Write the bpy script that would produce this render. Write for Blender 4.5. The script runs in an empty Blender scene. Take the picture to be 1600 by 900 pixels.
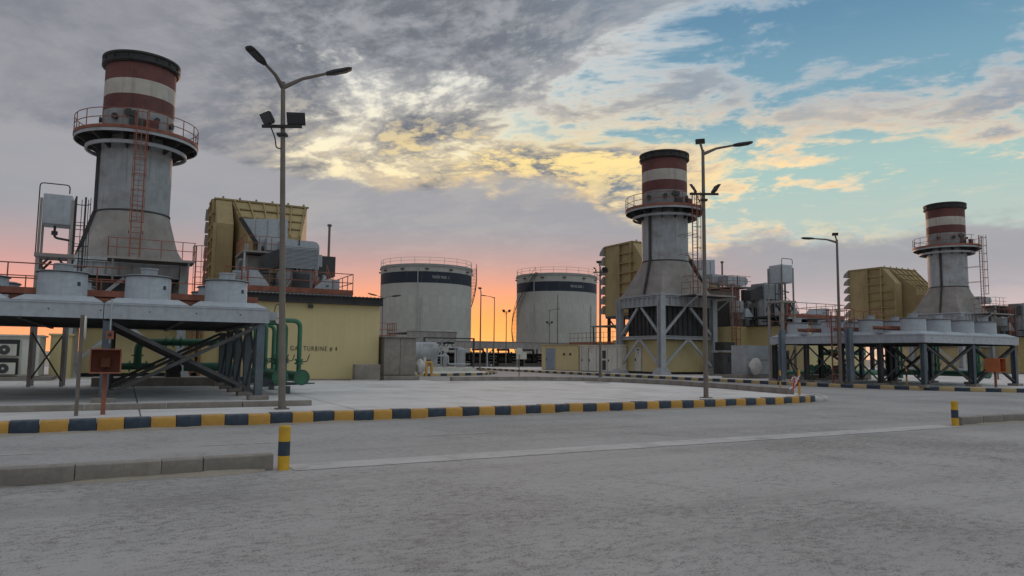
import bpy, bmesh, math, random
from mathutils import Vector, Matrix, Euler
random.seed(7)
SC = bpy.context.scene
COL = SC.collection
rad = math.radians

# ------------------------------------------------------------------ camera
# World axes follow the plant grid: +X along the row of turbines, +Y away from the road.
YAW, PITCH, ROLL, EYE = rad(28.0), rad(5.36), rad(0.6), 1.65
cam_data = bpy.data.cameras.new('camera')
cam_data.sensor_width = 36.0
cam_data.lens = 36.0 * 1130.0 / 1600.0
cam_data.clip_start = 0.1
cam_data.clip_end = 20000.0
cam = bpy.data.objects.new('camera', cam_data)
COL.objects.link(cam)
fw = Vector((math.sin(YAW) * math.cos(PITCH), math.cos(YAW) * math.cos(PITCH), math.sin(PITCH)))
r0 = Vector((math.cos(YAW), -math.sin(YAW), 0))
u0 = r0.cross(fw)
rt = r0 * math.cos(ROLL) + u0 * math.sin(ROLL)
up = u0 * math.cos(ROLL) - r0 * math.sin(ROLL)
m = Matrix((rt, up, -fw)).transposed().to_4x4()
m.translation = Vector((0, 0, EYE))
cam.matrix_world = m
SC.camera = cam

# ------------------------------------------------------------------ node helpers
class S:
    """a node socket with arithmetic"""
    nt = None
    def __init__(s, sock): s.s = sock
    def _m(s, op, *o):
        n = S.nt.nodes.new('ShaderNodeMath'); n.operation = op
        for i, v in enumerate((s,) + o):
            if isinstance(v, S): S.nt.links.new(v.s, n.inputs[i])
            else: n.inputs[i].default_value = v
        return S(n.outputs[0])
    def __add__(s, o): return s._m('ADD', o)
    __radd__ = __add__
    def __sub__(s, o): return s._m('SUBTRACT', o)
    def __rsub__(s, o): return (s * -1.0) + o
    def __mul__(s, o): return s._m('MULTIPLY', o)
    __rmul__ = __mul__
    def __truediv__(s, o): return s._m('DIVIDE', o)
    def pow(s, o): return s._m('POWER', o)
    def max(s, o): return s._m('MAXIMUM', o)
    def min(s, o): return s._m('MINIMUM', o)
def S_step(x, a, b):
    n = S.nt.nodes.new('ShaderNodeMapRange'); n.interpolation_type = 'SMOOTHSTEP'
    S.nt.links.new(x.s, n.inputs[0])
    n.inputs[1].default_value = a; n.inputs[2].default_value = b
    n.inputs[3].default_value = 0; n.inputs[4].default_value = 1
    return S(n.outputs[0])
def S_gauss(x, c, w):
    t = (x - c) * (1.0 / w)
    return (t * t * -1.0)._m('EXPONENT')
def lin(c):
    return tuple(((v / 255) / 12.92 if v / 255 <= 0.04045 else (((v / 255) + 0.055) / 1.055) ** 2.4) for v in c) + (1,)
def S_mix(f, a, b, mode='MIX'):
    n = S.nt.nodes.new('ShaderNodeMix'); n.data_type = 'RGBA'; n.blend_type = mode
    for k, v in ((0, f), (6, a), (7, b)):
        if isinstance(v, S): S.nt.links.new(v.s, n.inputs[k])
        else: n.inputs[k].default_value = v
    return S(n.outputs[2])
def S_vec(x, y, z):
    n = S.nt.nodes.new('ShaderNodeCombineXYZ')
    for i, v in enumerate((x, y, z)):
        if isinstance(v, S): S.nt.links.new(v.s, n.inputs[i])
        else: n.inputs[i].default_value = v
    return S(n.outputs[0])
def S_noise(vec, scale, detail=4.0, rough=0.55, dist=0.0, lac=2.0):
    n = S.nt.nodes.new('ShaderNodeTexNoise'); n.noise_dimensions = '3D'
    if vec is not None: S.nt.links.new(vec.s, n.inputs['Vector'])
    n.inputs['Scale'].default_value = scale; n.inputs['Detail'].default_value = detail
    n.inputs['Roughness'].default_value = rough; n.inputs['Distortion'].default_value = dist
    n.inputs['Lacunarity'].default_value = lac
    return S(n.outputs[0])
def S_ramp(x, stops):
    n = S.nt.nodes.new('ShaderNodeValToRGB'); r = n.color_ramp; r.interpolation = 'EASE'
    while len(r.elements) < len(stops): r.elements.new(0.5)
    for e, (p, c) in zip(r.elements, stops): e.position = p; e.color = c
    S.nt.links.new(x.s, n.inputs[0])
    return S(n.outputs[0])

# ------------------------------------------------------------------ world: dusk sky with broken cloud
SUN_AZ, SUN_EL = YAW + rad(-4.0), rad(2.0)      # clockwise from +Y
world = bpy.data.worlds.new('World'); SC.world = world
world.use_nodes = True
nt = world.node_tree; nt.nodes.clear(); S.nt = nt
tc = nt.nodes.new('ShaderNodeTexCoord')
sep = nt.nodes.new('ShaderNodeSeparateXYZ'); nt.links.new(tc.outputs['Generated'], sep.inputs[0])
dx, dy, dz = S(sep.outputs[0]), S(sep.outputs[1]), S(sep.outputs[2])
hx = dx * math.cos(YAW) + dy * -math.sin(YAW)          # component to the right of the road view
hy = dx * math.sin(YAW) + dy * math.cos(YAW)
hyp = (hx * hx + hy * hy + 1e-6)._m('SQRT')
sx = hx / hyp                                          # sine of azimuth: -1 west .. +1 east, periodic
el = dz._m('ARCSINE') * (180 / math.pi)
sunc = (dx * math.sin(SUN_AZ) + dy * math.cos(SUN_AZ)) / hyp      # cos of azimuth from the sunset
sunw = (dx * math.sin(YAW - rad(16)) + dy * math.cos(YAW - rad(16))) / hyp
den = dz.max(0.0) + 0.17
P1 = S_vec(hx / den, hy / den, 0.0)
warp = S_noise(P1, 0.9, 2, 0.5)
P2 = S_vec(hx / den + (warp - 0.5) * 0.8, (hy / den) * 1.15 + hx / den * 0.25, 3.7)
nA = S_noise(P2, 2.2, 6, 0.60)
nB = S_noise(P2, 7.0, 5, 0.62)
nC = S_noise(S_vec(sx * 6.0, el * 0.22, 1.3), 1.0, 5, 0.58)
nD = S_noise(S_vec(sx * 26.0, el * 0.75, 5.1), 1.0, 4, 0.6)
# clear sky: a physical sky for the gradient, graded towards the colours of the evening
sky = nt.nodes.new('ShaderNodeTexSky'); sky.sky_type = 'NISHITA'; sky.sun_disc = False
sky.sun_elevation = SUN_EL; sky.sun_rotation = SUN_AZ
elr = el * (1 / 90.0)
clear = S_ramp(elr.max(0.0), [(0.0, lin((214, 180, 172))), (0.045, lin((198, 180, 178))), (0.11, lin((164, 180, 174))),
                              (0.155, lin((151, 179, 175))), (0.21, lin((110, 148, 166))), (0.30, lin((82, 122, 151))),
                              (0.55, lin((84, 126, 170))), (1.0, lin((78, 112, 158)))])
ns = nt.nodes.new('ShaderNodeVectorMath'); ns.operation = 'SCALE'
nt.links.new(sky.outputs[0], ns.inputs[0]); ns.inputs[3].default_value = 0.06
clear = S_mix(0.08, clear, S(ns.outputs[0]))
# thin bright veil between the clouds on the sunset side, and added overhead to brighten the ground
veil = (S_step(sx, 0.14, -0.14) * S_step(sunc, 0.2, 0.9) * S_step(el, 4.0, 10.0)).max(S_step(el, 24.0, 42.0) * 0.8)
clear = S_mix(veil * 0.92, clear, S_ramp(elr, [(0.0, lin((236, 205, 155))), (0.13, lin((238, 216, 164))), (0.2, lin((222, 216, 190))), (0.30, lin((218, 218, 210)))]))
# high broken deck
nE = S_noise(P2, 15.0, 4, 0.65)
cov = (S_step(sx, 0.52, 0.08) * 0.215 - 0.10 - S_step(sunc, 0.2, -0.5) * 0.10 + S_step(sx, -0.25, -0.45) * 0.2  # cover cut opposite the sunset, to add fill on walls facing the camera
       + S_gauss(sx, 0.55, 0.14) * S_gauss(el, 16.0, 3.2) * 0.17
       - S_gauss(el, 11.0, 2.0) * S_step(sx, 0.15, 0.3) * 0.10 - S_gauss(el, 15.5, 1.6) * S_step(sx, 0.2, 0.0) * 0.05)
base_n = nA * 0.58 + nB * 0.30 + nE * 0.12
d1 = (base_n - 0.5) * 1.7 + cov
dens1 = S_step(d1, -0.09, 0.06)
thick1 = S_step(d1, -0.05, 0.15)
warmth = S_gauss(el, 13.8, 4.6) * (S_gauss(sx, 0.25, 0.42) * 0.75 + 0.25) * S_step(sunc, 0.3, 0.95)
lit = S_mix(warmth, S_mix(S_step(sx, 0.10, 0.35), lin((202, 202, 198)), lin((160, 172, 181))), S_mix(S_step(sx, -0.05, 0.45), lin((248, 216, 136)), lin((246, 208, 154))))
shade1 = S_mix(S_step(sx, -0.1, 0.40), lin((99, 103, 111)), lin((114, 131, 147)))
shade1 = S_mix(S_step(nB * 0.55 + nE * 0.45, 0.40, 0.64), shade1, S_mix(warmth * 0.7, lin((140, 142, 147)), lin((196, 178, 150))))
cl1 = S_mix(thick1, lit, shade1)
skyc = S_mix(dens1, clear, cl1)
wisp = S_step(nA * 0.55 + nB * 0.45, 0.46, 0.66) * S_step(sx, 0.05, 0.25) * S_step(el, 12.0, 18.0)
skyc = S_mix(wisp * 0.55, skyc, lin((132, 148, 162)))
# dappled patches catching the last light in a belt over the bank
belt = S_gauss(el + sx * 2.5, 15.6, 2.3) * S_step(sx, -0.42, -0.22) * S_step(sunc, 0.3, 0.85)
dap = S_step(nB * 0.5 + nE * 0.5 + (nA - 0.5) * 0.7, 0.50, 0.62)
skyc = S_mix(belt * dap * (S_gauss(sx, 0.10, 0.28) * 0.5 + 0.22), skyc, S_mix(S_step(sx, 0.1, 0.5), lin((246, 216, 136)), lin((240, 204, 152))))
# smooth grey sheet to the west
sheet = S_step(sx + (nC - 0.5) * 0.26, -0.30, -0.50)
skyc = S_mix(sheet * 0.9, skyc, S_mix(S_step(nA * 0.7 + nB * 0.3, 0.35, 0.65), lin((110, 113, 122)), lin((134, 134, 140))))
# long mauve bank low over the horizon
top = S_step(sx, 0.05, 0.26) * -4.6 + 14.0 + S_step(sx, -0.08, -0.5) * 1.8
bk = top - el + (nC - 0.5) * 5.5 + (nD - 0.5) * 2.6
bank = S_step(bk, 0.0, 1.4) * S_step(el, 0.5, 6.0) * S_step(sunc, -0.2, 0.5)  # left out behind the camera, for the same added fill
edge = S_step(bk, -0.9, 0.3) * S_step(bk, 1.6, 0.3) * S_step(sunc, 0.75, 0.98) * S_step(sx, -0.35, 0.0) * S_step(nB, 0.42, 0.6)
bankc = S_mix(nC, lin((131, 134, 140)), lin((153, 150, 153)))
bankc = S_mix(S_step(el, 7.5, 2.5) * 0.6, bankc, lin((186, 165, 166)))
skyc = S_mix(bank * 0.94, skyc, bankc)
skyc = S_mix(edge * 0.32, skyc, lin((252, 214, 140)))
# afterglow above the hidden sun
low = S_step(el, 10.5, 1.8)
skyc = S_mix(low * S_step(sunw, 0.78, 0.95) * 0.92, skyc, S_mix(S_step(el, 2.0, 7.0), lin((242, 144, 104)), lin((214, 142, 128))))
glow = S_gauss(el, 0.5, 4.4) * S_gauss(sunc._m('ARCCOSINE'), 0.0, 0.22)
skyc = S_mix((glow * 1.05).min(1.0), skyc, lin((255, 164, 78)))
glow2 = S_gauss(el, 0.0, 2.2) * S_gauss(sunc._m('ARCCOSINE'), 0.0, 0.75)
skyc = S_mix(glow2 * 0.7, skyc, lin((252, 178, 104)))
skyc = S_mix(S_step(el, 0.0, -1.5), skyc, lin((120, 110, 104)))
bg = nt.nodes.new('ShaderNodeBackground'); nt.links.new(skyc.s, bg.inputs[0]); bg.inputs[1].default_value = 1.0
wo = nt.nodes.new('ShaderNodeOutputWorld'); nt.links.new(bg.outputs[0], wo.inputs[0])
world.cycles.sampling_method = 'MANUAL'
world.cycles.sample_map_resolution = 512

sun = bpy.data.lights.new('sun', 'SUN'); sun.energy = 1.0; sun.angle = rad(10); sun.color = (1.0, 0.58, 0.36)
sun_o = bpy.data.objects.new('sun', sun); COL.objects.link(sun_o)
sd = Vector((math.sin(SUN_AZ) * math.cos(rad(4)), math.cos(SUN_AZ) * math.cos(rad(4)), math.sin(rad(4))))
sun_o.rotation_euler = (-sd).to_track_quat('-Z', 'Y').to_euler()

SC.view_settings.view_transform = 'Standard'
SC.view_settings.look = 'None'
SC.view_settings.exposure = 0.45
SC.view_settings.gamma = 1.0
SC.view_settings.use_curve_mapping = False
SC.cycles.max_bounces = 6
SC.cycles.use_denoising = True

# ------------------------------------------------------------------ materials
def pmat(name, col, rough=0.75, var=0.18, scale=1.2, streak=0.0, bump=0.0, bscale=30.0, metal=0.0, dirt=None, dirt_amt=0.0, dirt_scale=0.7, piece=0.08, fine=0.0, world_co=False, dust=0.0):
    m = bpy.data.materials.new(name); m.use_nodes = True
    nt = m.node_tree; S.nt = nt
    b = nt.nodes['Principled BSDF']
    tc = nt.nodes.new('ShaderNodeTexCoord')
    if world_co:
        g = nt.nodes.new('ShaderNodeNewGeometry'); co = S(g.outputs['Position'])
    else: co = S(tc.outputs['Object'])
    c4 = tuple(col) + (1,)
    n = S_noise(co, scale, 5, 0.6)
    f = S_step(n, 0.28, 0.72)
    c = S_mix(f, tuple(v * (1 - var) for v in col) + (1,), tuple(min(1, v * (1 + var)) for v in col) + (1,))
    if fine:
        n2 = S_noise(co, bscale * 0.6, 3, 0.6)
        c = S_mix(S_step(n2, 0.35, 0.70) * fine, c, tuple(v * 0.45 for v in col) + (1,))
    if dirt is not None:
        n3 = S_noise(co, dirt_scale, 6, 0.65, 0.4)
        c = S_mix(S_step(n3, 0.46, 0.72) * dirt_amt, c, tuple(dirt) + (1,))
    if streak:
        mp = nt.nodes.new('ShaderNodeMapping'); nt.links.new(co.s, mp.inputs[0]); mp.inputs['Scale'].default_value = (5, 5, 0.22)
        n4 = S_noise(S(mp.outputs[0]), 1.0, 5, 0.65)
        c = S_mix(S_step(n4, 0.48, 0.78) * streak, c, tuple(v * 0.42 for v in (col[0] * 1.05, col[1], col[2] * 0.9)) + (1,))
    if dust:      # sand settled on level faces
        gg = nt.nodes.new('ShaderNodeNewGeometry'); sp = nt.nodes.new('ShaderNodeSeparateXYZ'); nt.links.new(gg.outputs['Normal'], sp.inputs[0])
        nd = S_noise(co, 6.0, 5, 0.7)
        c = S_mix(S_step(S(sp.outputs[2]), 0.5, 0.9) * S_step(nd, 0.25, 0.6) * dust, c, (0.50, 0.45, 0.41, 1))
    if piece:
        oi = nt.nodes.new('ShaderNodeObjectInfo')
        k = S(oi.outputs['Random']) * (2 * piece) + (1 - piece)
        c = S_mix(1.0, c, S_vec(k, k, k), 'MULTIPLY')
    nt.links.new(c.s, b.inputs['Base Color'])
    b.inputs['Metallic'].default_value = metal
    rr = (n * 0.2 + (rough - 0.1))
    nt.links.new(rr.s, b.inputs['Roughness'])
    b.inputs['Specular IOR Level'].default_value = 0.35
    if bump:
        nb = S_noise(co, bscale, 4, 0.65)
        bn = nt.nodes.new('ShaderNodeBump'); bn.inputs['Strength'].default_value = bump; bn.inputs['Distance'].default_value = 0.02
        nt.links.new(nb.s, bn.inputs['Height']); nt.links.new(bn.outputs[0], b.inputs['Normal'])
    return m

M = {}
M['galv'] = pmat('galvanised_sheet', (0.39, 0.42, 0.46), 0.5, 0.10, 5.0, streak=0.30, metal=0.0, dirt=(0.30, 0.295, 0.29), dirt_amt=0.35, bump=0.15, bscale=3, fine=0.0)
M['grey'] = pmat('grey_paint', (0.36, 0.375, 0.395), 0.6, 0.15, 0.9, streak=0.6, dirt=(0.20, 0.175, 0.16), dirt_amt=0.6, dirt_scale=0.5)
M['cone'] = pmat('sooted_grey_paint', (0.30, 0.275, 0.26), 0.7, 0.2, 0.7, streak=0.35, dirt=(0.20, 0.15, 0.13), dirt_amt=0.55, dirt_scale=0.4)
M['collar'] = pmat('sooted_collar_paint', (0.24, 0.24, 0.245), 0.65, 0.2, 1.0, streak=0.4)
M['red'] = pmat('oxide_red_paint', (0.135, 0.052, 0.047), 0.7, 0.22, 0.8, streak=0.35, dirt=(0.13, 0.07, 0.065), dirt_amt=0.6)
M['white'] = pmat('weathered_white_paint', (0.47, 0.435, 0.395), 0.65, 0.14, 0.8, streak=0.55, dirt=(0.36, 0.31, 0.28), dirt_amt=0.5)
M['dark'] = pmat('black_steel', (0.035, 0.033, 0.034), 0.6, 0.3, 2.0)
M['void'] = pmat('dark_coil', (0.022, 0.019, 0.018), 0.8, 0.3, 3.0)  # colour blackened to carry the shade under the coolers
M['orange'] = pmat('rust_orange_paint', (0.28, 0.105, 0.07), 0.7, 0.25, 2.0, dirt=(0.16, 0.06, 0.045), dirt_amt=0.6, dirt_scale=1.5)
M['vivid'] = pmat('bright_orange_paint', (0.42, 0.125, 0.05), 0.6, 0.12, 2.0)
M['beige'] = pmat('beige_cladding', (0.57, 0.47, 0.25), 0.7, 0.05, 0.35, streak=0.07, dirt=(0.47, 0.39, 0.22), dirt_amt=0.5, dirt_scale=0.35, piece=0.01)
M['ochre'] = pmat('ochre_paint', (0.375, 0.285, 0.145), 0.7, 0.10, 0.5, streak=0.3, dirt=(0.22, 0.17, 0.09), dirt_amt=0.5)
M['leg'] = pmat('blue_grey_steel', (0.095, 0.118, 0.14), 0.65, 0.18, 1.5, dirt=(0.10, 0.10, 0.10), dirt_amt=0.5)
M['mast'] = pmat('faded_blue_steel', (0.19, 0.225, 0.27), 0.65, 0.15, 1.5, dirt=(0.12, 0.125, 0.13), dirt_amt=0.4)
M['lsteel'] = pmat('light_grey_steel', (0.39, 0.405, 0.43), 0.6, 0.12, 1.0, streak=0.3, dirt=(0.28, 0.25, 0.23), dirt_amt=0.45)
M['dsteel'] = pmat('dark_grey_steel', (0.058, 0.057, 0.059), 0.65, 0.25, 1.5)
M['green'] = pmat('green_pipe_paint', (0.045, 0.150, 0.092), 0.5, 0.2, 2.0, dirt=(0.03, 0.08, 0.055), dirt_amt=0.5)
M['pole'] = pmat('pole_grey_brown', (0.17, 0.145, 0.125), 0.65, 0.15, 2.0)
M['concrete'] = pmat('brown_concrete', (0.26, 0.23, 0.205), 0.9, 0.18, 2.0, dust=0.35, bump=0.4, bscale=18, dirt=(0.19, 0.165, 0.145), dirt_amt=0.6, fine=0.25)
M['kyellow'] = pmat('kerb_yellow_paint', (0.54, 0.295, 0.07), 0.75, 0.14, 3.0, dust=0.5, bump=0.3, bscale=14, dirt=(0.34, 0.22, 0.08), dirt_amt=0.55, dirt_scale=3.0)
M['knavy'] = pmat('kerb_navy_paint', (0.042, 0.060, 0.088), 0.7, 0.25, 3.0, dust=0.28, bump=0.3, bscale=14, dirt=(0.12, 0.115, 0.11), dirt_amt=0.5, dirt_scale=3.0)
M['kfaded'] = pmat('faded_kerb_yellow_paint', (0.50, 0.37, 0.19), 0.8, 0.15, 2.0, dirt=(0.33, 0.27, 0.19), dirt_amt=0.6, dirt_scale=2.0)
M['yellow'] = pmat('bollard_yellow_paint', (0.62, 0.36, 0.03), 0.55, 0.10, 5.0, dirt=(0.38, 0.25, 0.06), dirt_amt=0.5, dirt_scale=6.0, bump=0.2, bscale=25)
M['navy'] = pmat('tank_navy_paint', (0.020, 0.028, 0.044), 0.6, 0.12, 0.4, piece=0.05)
M['tank'] = pmat('tank_white_paint', (0.44, 0.44, 0.415), 0.65, 0.10, 0.2, streak=0.45, piece=0.04, dirt=(0.33, 0.315, 0.29), dirt_amt=0.6, dirt_scale=0.15)
M['cream'] = pmat('cream_cabin_paint', (0.58, 0.56, 0.50), 0.65, 0.1, 0.8, streak=0.3, dirt=(0.42, 0.38, 0.32), dirt_amt=0.4)
M['text'] = pmat('black_lettering', (0.03, 0.028, 0.025), 0.8, 0.1, 2.0, piece=0)
M['wtext'] = pmat('white_lettering', (0.55, 0.55, 0.55), 0.7, 0.05, 2.0, piece=0)
M['lens'] = pmat('lamp_glass', (0.05, 0.052, 0.055), 0.35, 0.05, 2.0)
M['bluedoor'] = pmat('blue_grey_door_paint', (0.20, 0.24, 0.30), 0.6, 0.1, 1.0)
M['wrap'] = pmat('plastic_wrap', (0.52, 0.50, 0.48), 0.4, 0.2, 4.0)
M['cable'] = pmat('black_rubber', (0.02, 0.02, 0.02), 0.6, 0.1, 2.0)
M['tapered'] = pmat('tape_red', (0.55, 0.05, 0.04), 0.5, 0.1, 2.0)
M['tapew'] = pmat('tape_white', (0.75, 0.72, 0.70), 0.5, 0.1, 2.0)
M['slab'] = pmat('pale_concrete', (0.66, 0.63, 0.62), 0.9, 0.08, 0.6, bump=0.25, bscale=20, dirt=(0.43, 0.41, 0.39), dirt_amt=0.7, dirt_scale=0.45, piece=0.035, world_co=True)
M['strip'] = pmat('worn_white_strip', (0.53, 0.505, 0.495), 0.9, 0.10, 1.0, bump=0.3, bscale=25, dirt=(0.32, 0.31, 0.30), dirt_amt=0.75, dirt_scale=1.6, piece=0, world_co=True)
M['mark'] = pmat('worn_road_paint', (0.50, 0.49, 0.47), 0.9, 0.10, 1.0, dirt=(0.33, 0.32, 0.31), dirt_amt=0.95, dirt_scale=2.5, piece=0, world_co=True)

def road_mat(name, pale, dark, patch):
    """sand-dusted asphalt: pale film of dust with worn dark flecks and broad tyre-swept patches"""
    m = bpy.data.materials.new(name); m.use_nodes = True
    nt = m.node_tree; S.nt = nt
    b = nt.nodes['Principled BSDF']
    g = nt.nodes.new('ShaderNodeNewGeometry'); co = S(g.outputs['Position'])
    big = S_noise(co, 0.16, 5, 0.6)
    mid = S_noise(co, 0.9, 5, 0.65, 0.5)
    mp = nt.nodes.new('ShaderNodeMapping'); nt.links.new(co.s, mp.inputs[0]); mp.inputs['Scale'].default_value = (0.8, 1.25, 1)
    mp.inputs['Rotation'].default_value = (0, 0, rad(-12))
    drift = S_noise(S(mp.outputs[0]), 8.5, 5, 0.75, 0.2)
    flk = S_noise(co, 42.0, 4, 0.75)
    grain = S_noise(co, 130.0, 2, 0.6)
    f = drift * 0.42 + flk * 0.52 + (mid - 0.5) * 0.16 + (big - 0.5) * patch + 0.04
    f = S_step(f, 0.49, 0.62)
    c = S_mix(f, pale + (1,), dark + (1,))
    # wheel-swept lanes along the road and broad drifts of dust across it
    mp2 = nt.nodes.new('ShaderNodeMapping'); nt.links.new(co.s, mp2.inputs[0]); mp2.inputs['Scale'].default_value = (0.035, 0.75, 1); mp2.inputs['Rotation'].default_value = (0, 0, rad(3))
    lane = S_noise(S(mp2.outputs[0]), 1.0, 4, 0.55, 0.25)
    half = tuple(0.42 * a + 0.58 * d for a, d in zip(pale, dark))
    c = S_mix(S_step(lane, 0.50, 0.66) * 0.45, c, half + (1,))
    c = S_mix(S_step(big, 0.40, 0.66) * 0.40, c, half + (1,))
    # old oil and water stains, rusty brown, and hairline cracks
    stain = S_noise(co, 0.55, 6, 0.62, 0.8)
    c = S_mix(S_step(stain, 0.63, 0.74) * 0.40, c, (0.17, 0.145, 0.125, 1))
    vo = nt.nodes.new('ShaderNodeTexVoronoi'); vo.feature = 'DISTANCE_TO_EDGE'; vo.inputs['Scale'].default_value = 0.21
    wv = S_vec(0, 0, 0); ad = nt.nodes.new('ShaderNodeVectorMath'); ad.operation = 'ADD'
    nt.links.new(co.s, ad.inputs[0]); nt.links.new(S_vec((drift - 0.5) * 0.5, (mid - 0.5) * 3.0, 0.0).s, ad.inputs[1])
    nt.links.new(ad.outputs[0], vo.inputs['Vector'])
    crack = S_step(S(vo.outputs['Distance']), 0.007, 0.002) * S_step(big, 0.46, 0.60)
    c = S_mix(crack * 0.22, c, tuple(v * 0.45 for v in dark) + (1,))
    c = S_mix(S_step(grain, 0.45, 0.8) * 0.35, c, tuple(v * 0.75 for v in dark) + (1,))
    nt.links.new(c.s, b.inputs['Base Color'])
    b.inputs['Roughness'].default_value = 0.92
    b.inputs['Specular IOR Level'].default_value = 0.2
    h = flk * 0.6 + grain * 0.5 + drift * 0.8
    bn = nt.nodes.new('ShaderNodeBump'); bn.inputs['Strength'].default_value = 0.55; bn.inputs['Distance'].default_value = 0.012
    nt.links.new(h.s, bn.inputs['Height']); nt.links.new(bn.outputs[0], b.inputs['Normal'])
    return m
M['forecourt'] = road_mat('dusty_asphalt', (0.49, 0.462, 0.452), (0.185, 0.169, 0.162), 0.25)
M['road'] = road_mat('dusty_road_asphalt', (0.46, 0.438, 0.432), (0.225, 0.212, 0.207), 0.22)
M['sand'] = road_mat('desert_sand', (0.42, 0.36, 0.30), (0.33, 0.28, 0.23), 0.2)

# ------------------------------------------------------------------ mesh helpers
class MB:
    """collects verts and faces of one part, in plant coordinates"""
    def __init__(s): s.v = []; s.f = []
    def add(s, vs, fs):
        k = len(s.v); s.v += [tuple(p) for p in vs]; s.f += [tuple(i + k for i in f) for f in fs]; return s
    def box(s, x0, x1, y0, y1, z0, z1):
        return s.add([(x0, y0, z0), (x1, y0, z0), (x1, y1, z0), (x0, y1, z0), (x0, y0, z1), (x1, y0, z1), (x1, y1, z1), (x0, y1, z1)],
                     [(0, 3, 2, 1), (4, 5, 6, 7), (0, 1, 5, 4), (1, 2, 6, 5), (2, 3, 7, 6), (3, 0, 4, 7)])
    def beam(s, p, q, w, h, upv=(0, 0, 1)):
        p, q = Vector(p), Vector(q); d = (q - p).normalized(); upv = Vector(upv)
        if abs(d.dot(upv)) > 0.98: upv = Vector((0, 1, 0))
        a = d.cross(upv).normalized() * (w / 2); b = a.normalized().cross(d).normalized() * (h / 2)
        vs = [p - a - b, p + a - b, p + a + b, p - a + b, q - a - b, q + a - b, q + a + b, q - a + b]
        return s.add(vs, [(0, 1, 2, 3), (7, 6, 5, 4), (0, 4, 5, 1), (1, 5, 6, 2), (2, 6, 7, 3), (3, 7, 4, 0)])
    def hbeam(s, p, q, w, h, t=0.02, upv=(0, 0, 1)):
        """rolled H section: two flanges and a web"""
        p, q = Vector(p), Vector(q); d = (q - p).normalized(); uv = Vector(upv)
        if abs(d.dot(uv)) > 0.98: uv = Vector((0, 1, 0))
        a = d.cross(uv).normalized(); b = a.cross(d).normalized()
        s.beam(p + b * (h / 2 - t / 2), q + b * (h / 2 - t / 2), w, t, uv)
        s.beam(p - b * (h / 2 - t / 2), q - b * (h / 2 - t / 2), w, t, uv)
        return s.beam(p, q, t, h - 2 * t, uv)
    def cyl(s, p, q, r, n=12, r2=None, cap=True):
        p, q = Vector(p), Vector(q); d = (q - p).normalized()
        a = d.orthogonal().normalized(); b = d.cross(a)
        r2 = r if r2 is None else r2
        vs = []
        for c, rr in ((p, r), (q, r2)):
            for i in range(n):
                t = 2 * math.pi * i / n
                vs.append(c + a * math.cos(t) * rr + b * math.sin(t) * rr)
        fs = [(i, (i + 1) % n, n + (i + 1) % n, n + i) for i in range(n)]
        if cap: fs += [tuple(range(n - 1, -1, -1)), tuple(range(n, 2 * n))]
        return s.add(vs, fs)
    def tube(s, pts, r, n=8, closed=False):
        pts = [Vector(p) for p in pts]; vs = []; N = len(pts); a = None
        for i, p in enumerate(pts):
            if closed: d = (pts[(i + 1) % N] - pts[i - 1]).normalized()
            elif i == 0: d = (pts[1] - p).normalized()
            elif i == N - 1: d = (p - pts[i - 1]).normalized()
            else: d = ((pts[i + 1] - p).normalized() + (p - pts[i - 1]).normalized()).normalized()
            a = d.orthogonal().normalized() if a is None else (a - d * a.dot(d)).normalized()
            b = d.cross(a)
            for k in range(n):
                t = 2 * math.pi * k / n
                vs.append(p + a * math.cos(t) * r + b * math.sin(t) * r)
        fs = []
        for i in range(N if closed else N - 1):
            j = (i + 1) % N
            for k in range(n):
                fs.append((i * n + k, i * n + (k + 1) % n, j * n + (k + 1) % n, j * n + k))
        if not closed: fs += [tuple(range(n - 1, -1, -1)), tuple((N - 1) * n + k for k in range(n))]
        return s.add(vs, fs)
    def lathe(s, c, prof, n=24, a0=0.0, a1=2 * math.pi):
        """profile of (radius, z) turned about a vertical axis through c"""
        full = abs(a1 - a0 - 2 * math.pi) < 1e-6; m = n if full else n + 1
        vs = [(c[0] + r * math.cos(a0 + (a1 - a0) * i / n), c[1] + r * math.sin(a0 + (a1 - a0) * i / n), c[2] + z) for r, z in prof for i in range(m)]
        fs = []
        for j in range(len(prof) - 1):
            for i in range(n):
                k = (i + 1) % m
                fs.append((j * m + i, j * m + k, (j + 1) * m + k, (j + 1) * m + i))
        return s.add(vs, fs)
    def loft(s, rings, cap=True):
        n = len(rings[0]); vs = [p for r in rings for p in r]
        fs = [(j * n + i, j * n + (i + 1) % n, (j + 1) * n + (i + 1) % n, (j + 1) * n + i) for j in range(len(rings) - 1) for i in range(n)]
        if cap: fs += [tuple(range(n - 1, -1, -1)), tuple((len(rings) - 1) * n + i for i in range(n))]
        return s.add(vs, fs)
    def prism(s, poly, axis, a, b):
        """polygon in the plane across an axis, pulled from a to b"""
        def P(p, t): return {'x': (t, p[0], p[1]), 'y': (p[0], t, p[1]), 'z': (p[0], p[1], t)}[axis]
        return s.loft([[P(p, a) for p in poly], [P(p, b) for p in poly]])
def fillet(pts, r, n=5):
    """round the inner corners of a polyline"""
    pts = [Vector(p) for p in pts]; out = [pts[0]]
    for i in range(1, len(pts) - 1):
        p = pts[i]; a = (pts[i - 1] - p); b = (pts[i + 1] - p); k = min(r, a.length * 0.49, b.length * 0.49)
        A = p + a.normalized() * k; B = p + b.normalized() * k
        for j in range(n + 1):
            t = j / n; out.append(A * (1 - t) ** 2 + p * 2 * t * (1 - t) + B * t * t)
    return out + [pts[-1]]

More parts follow.
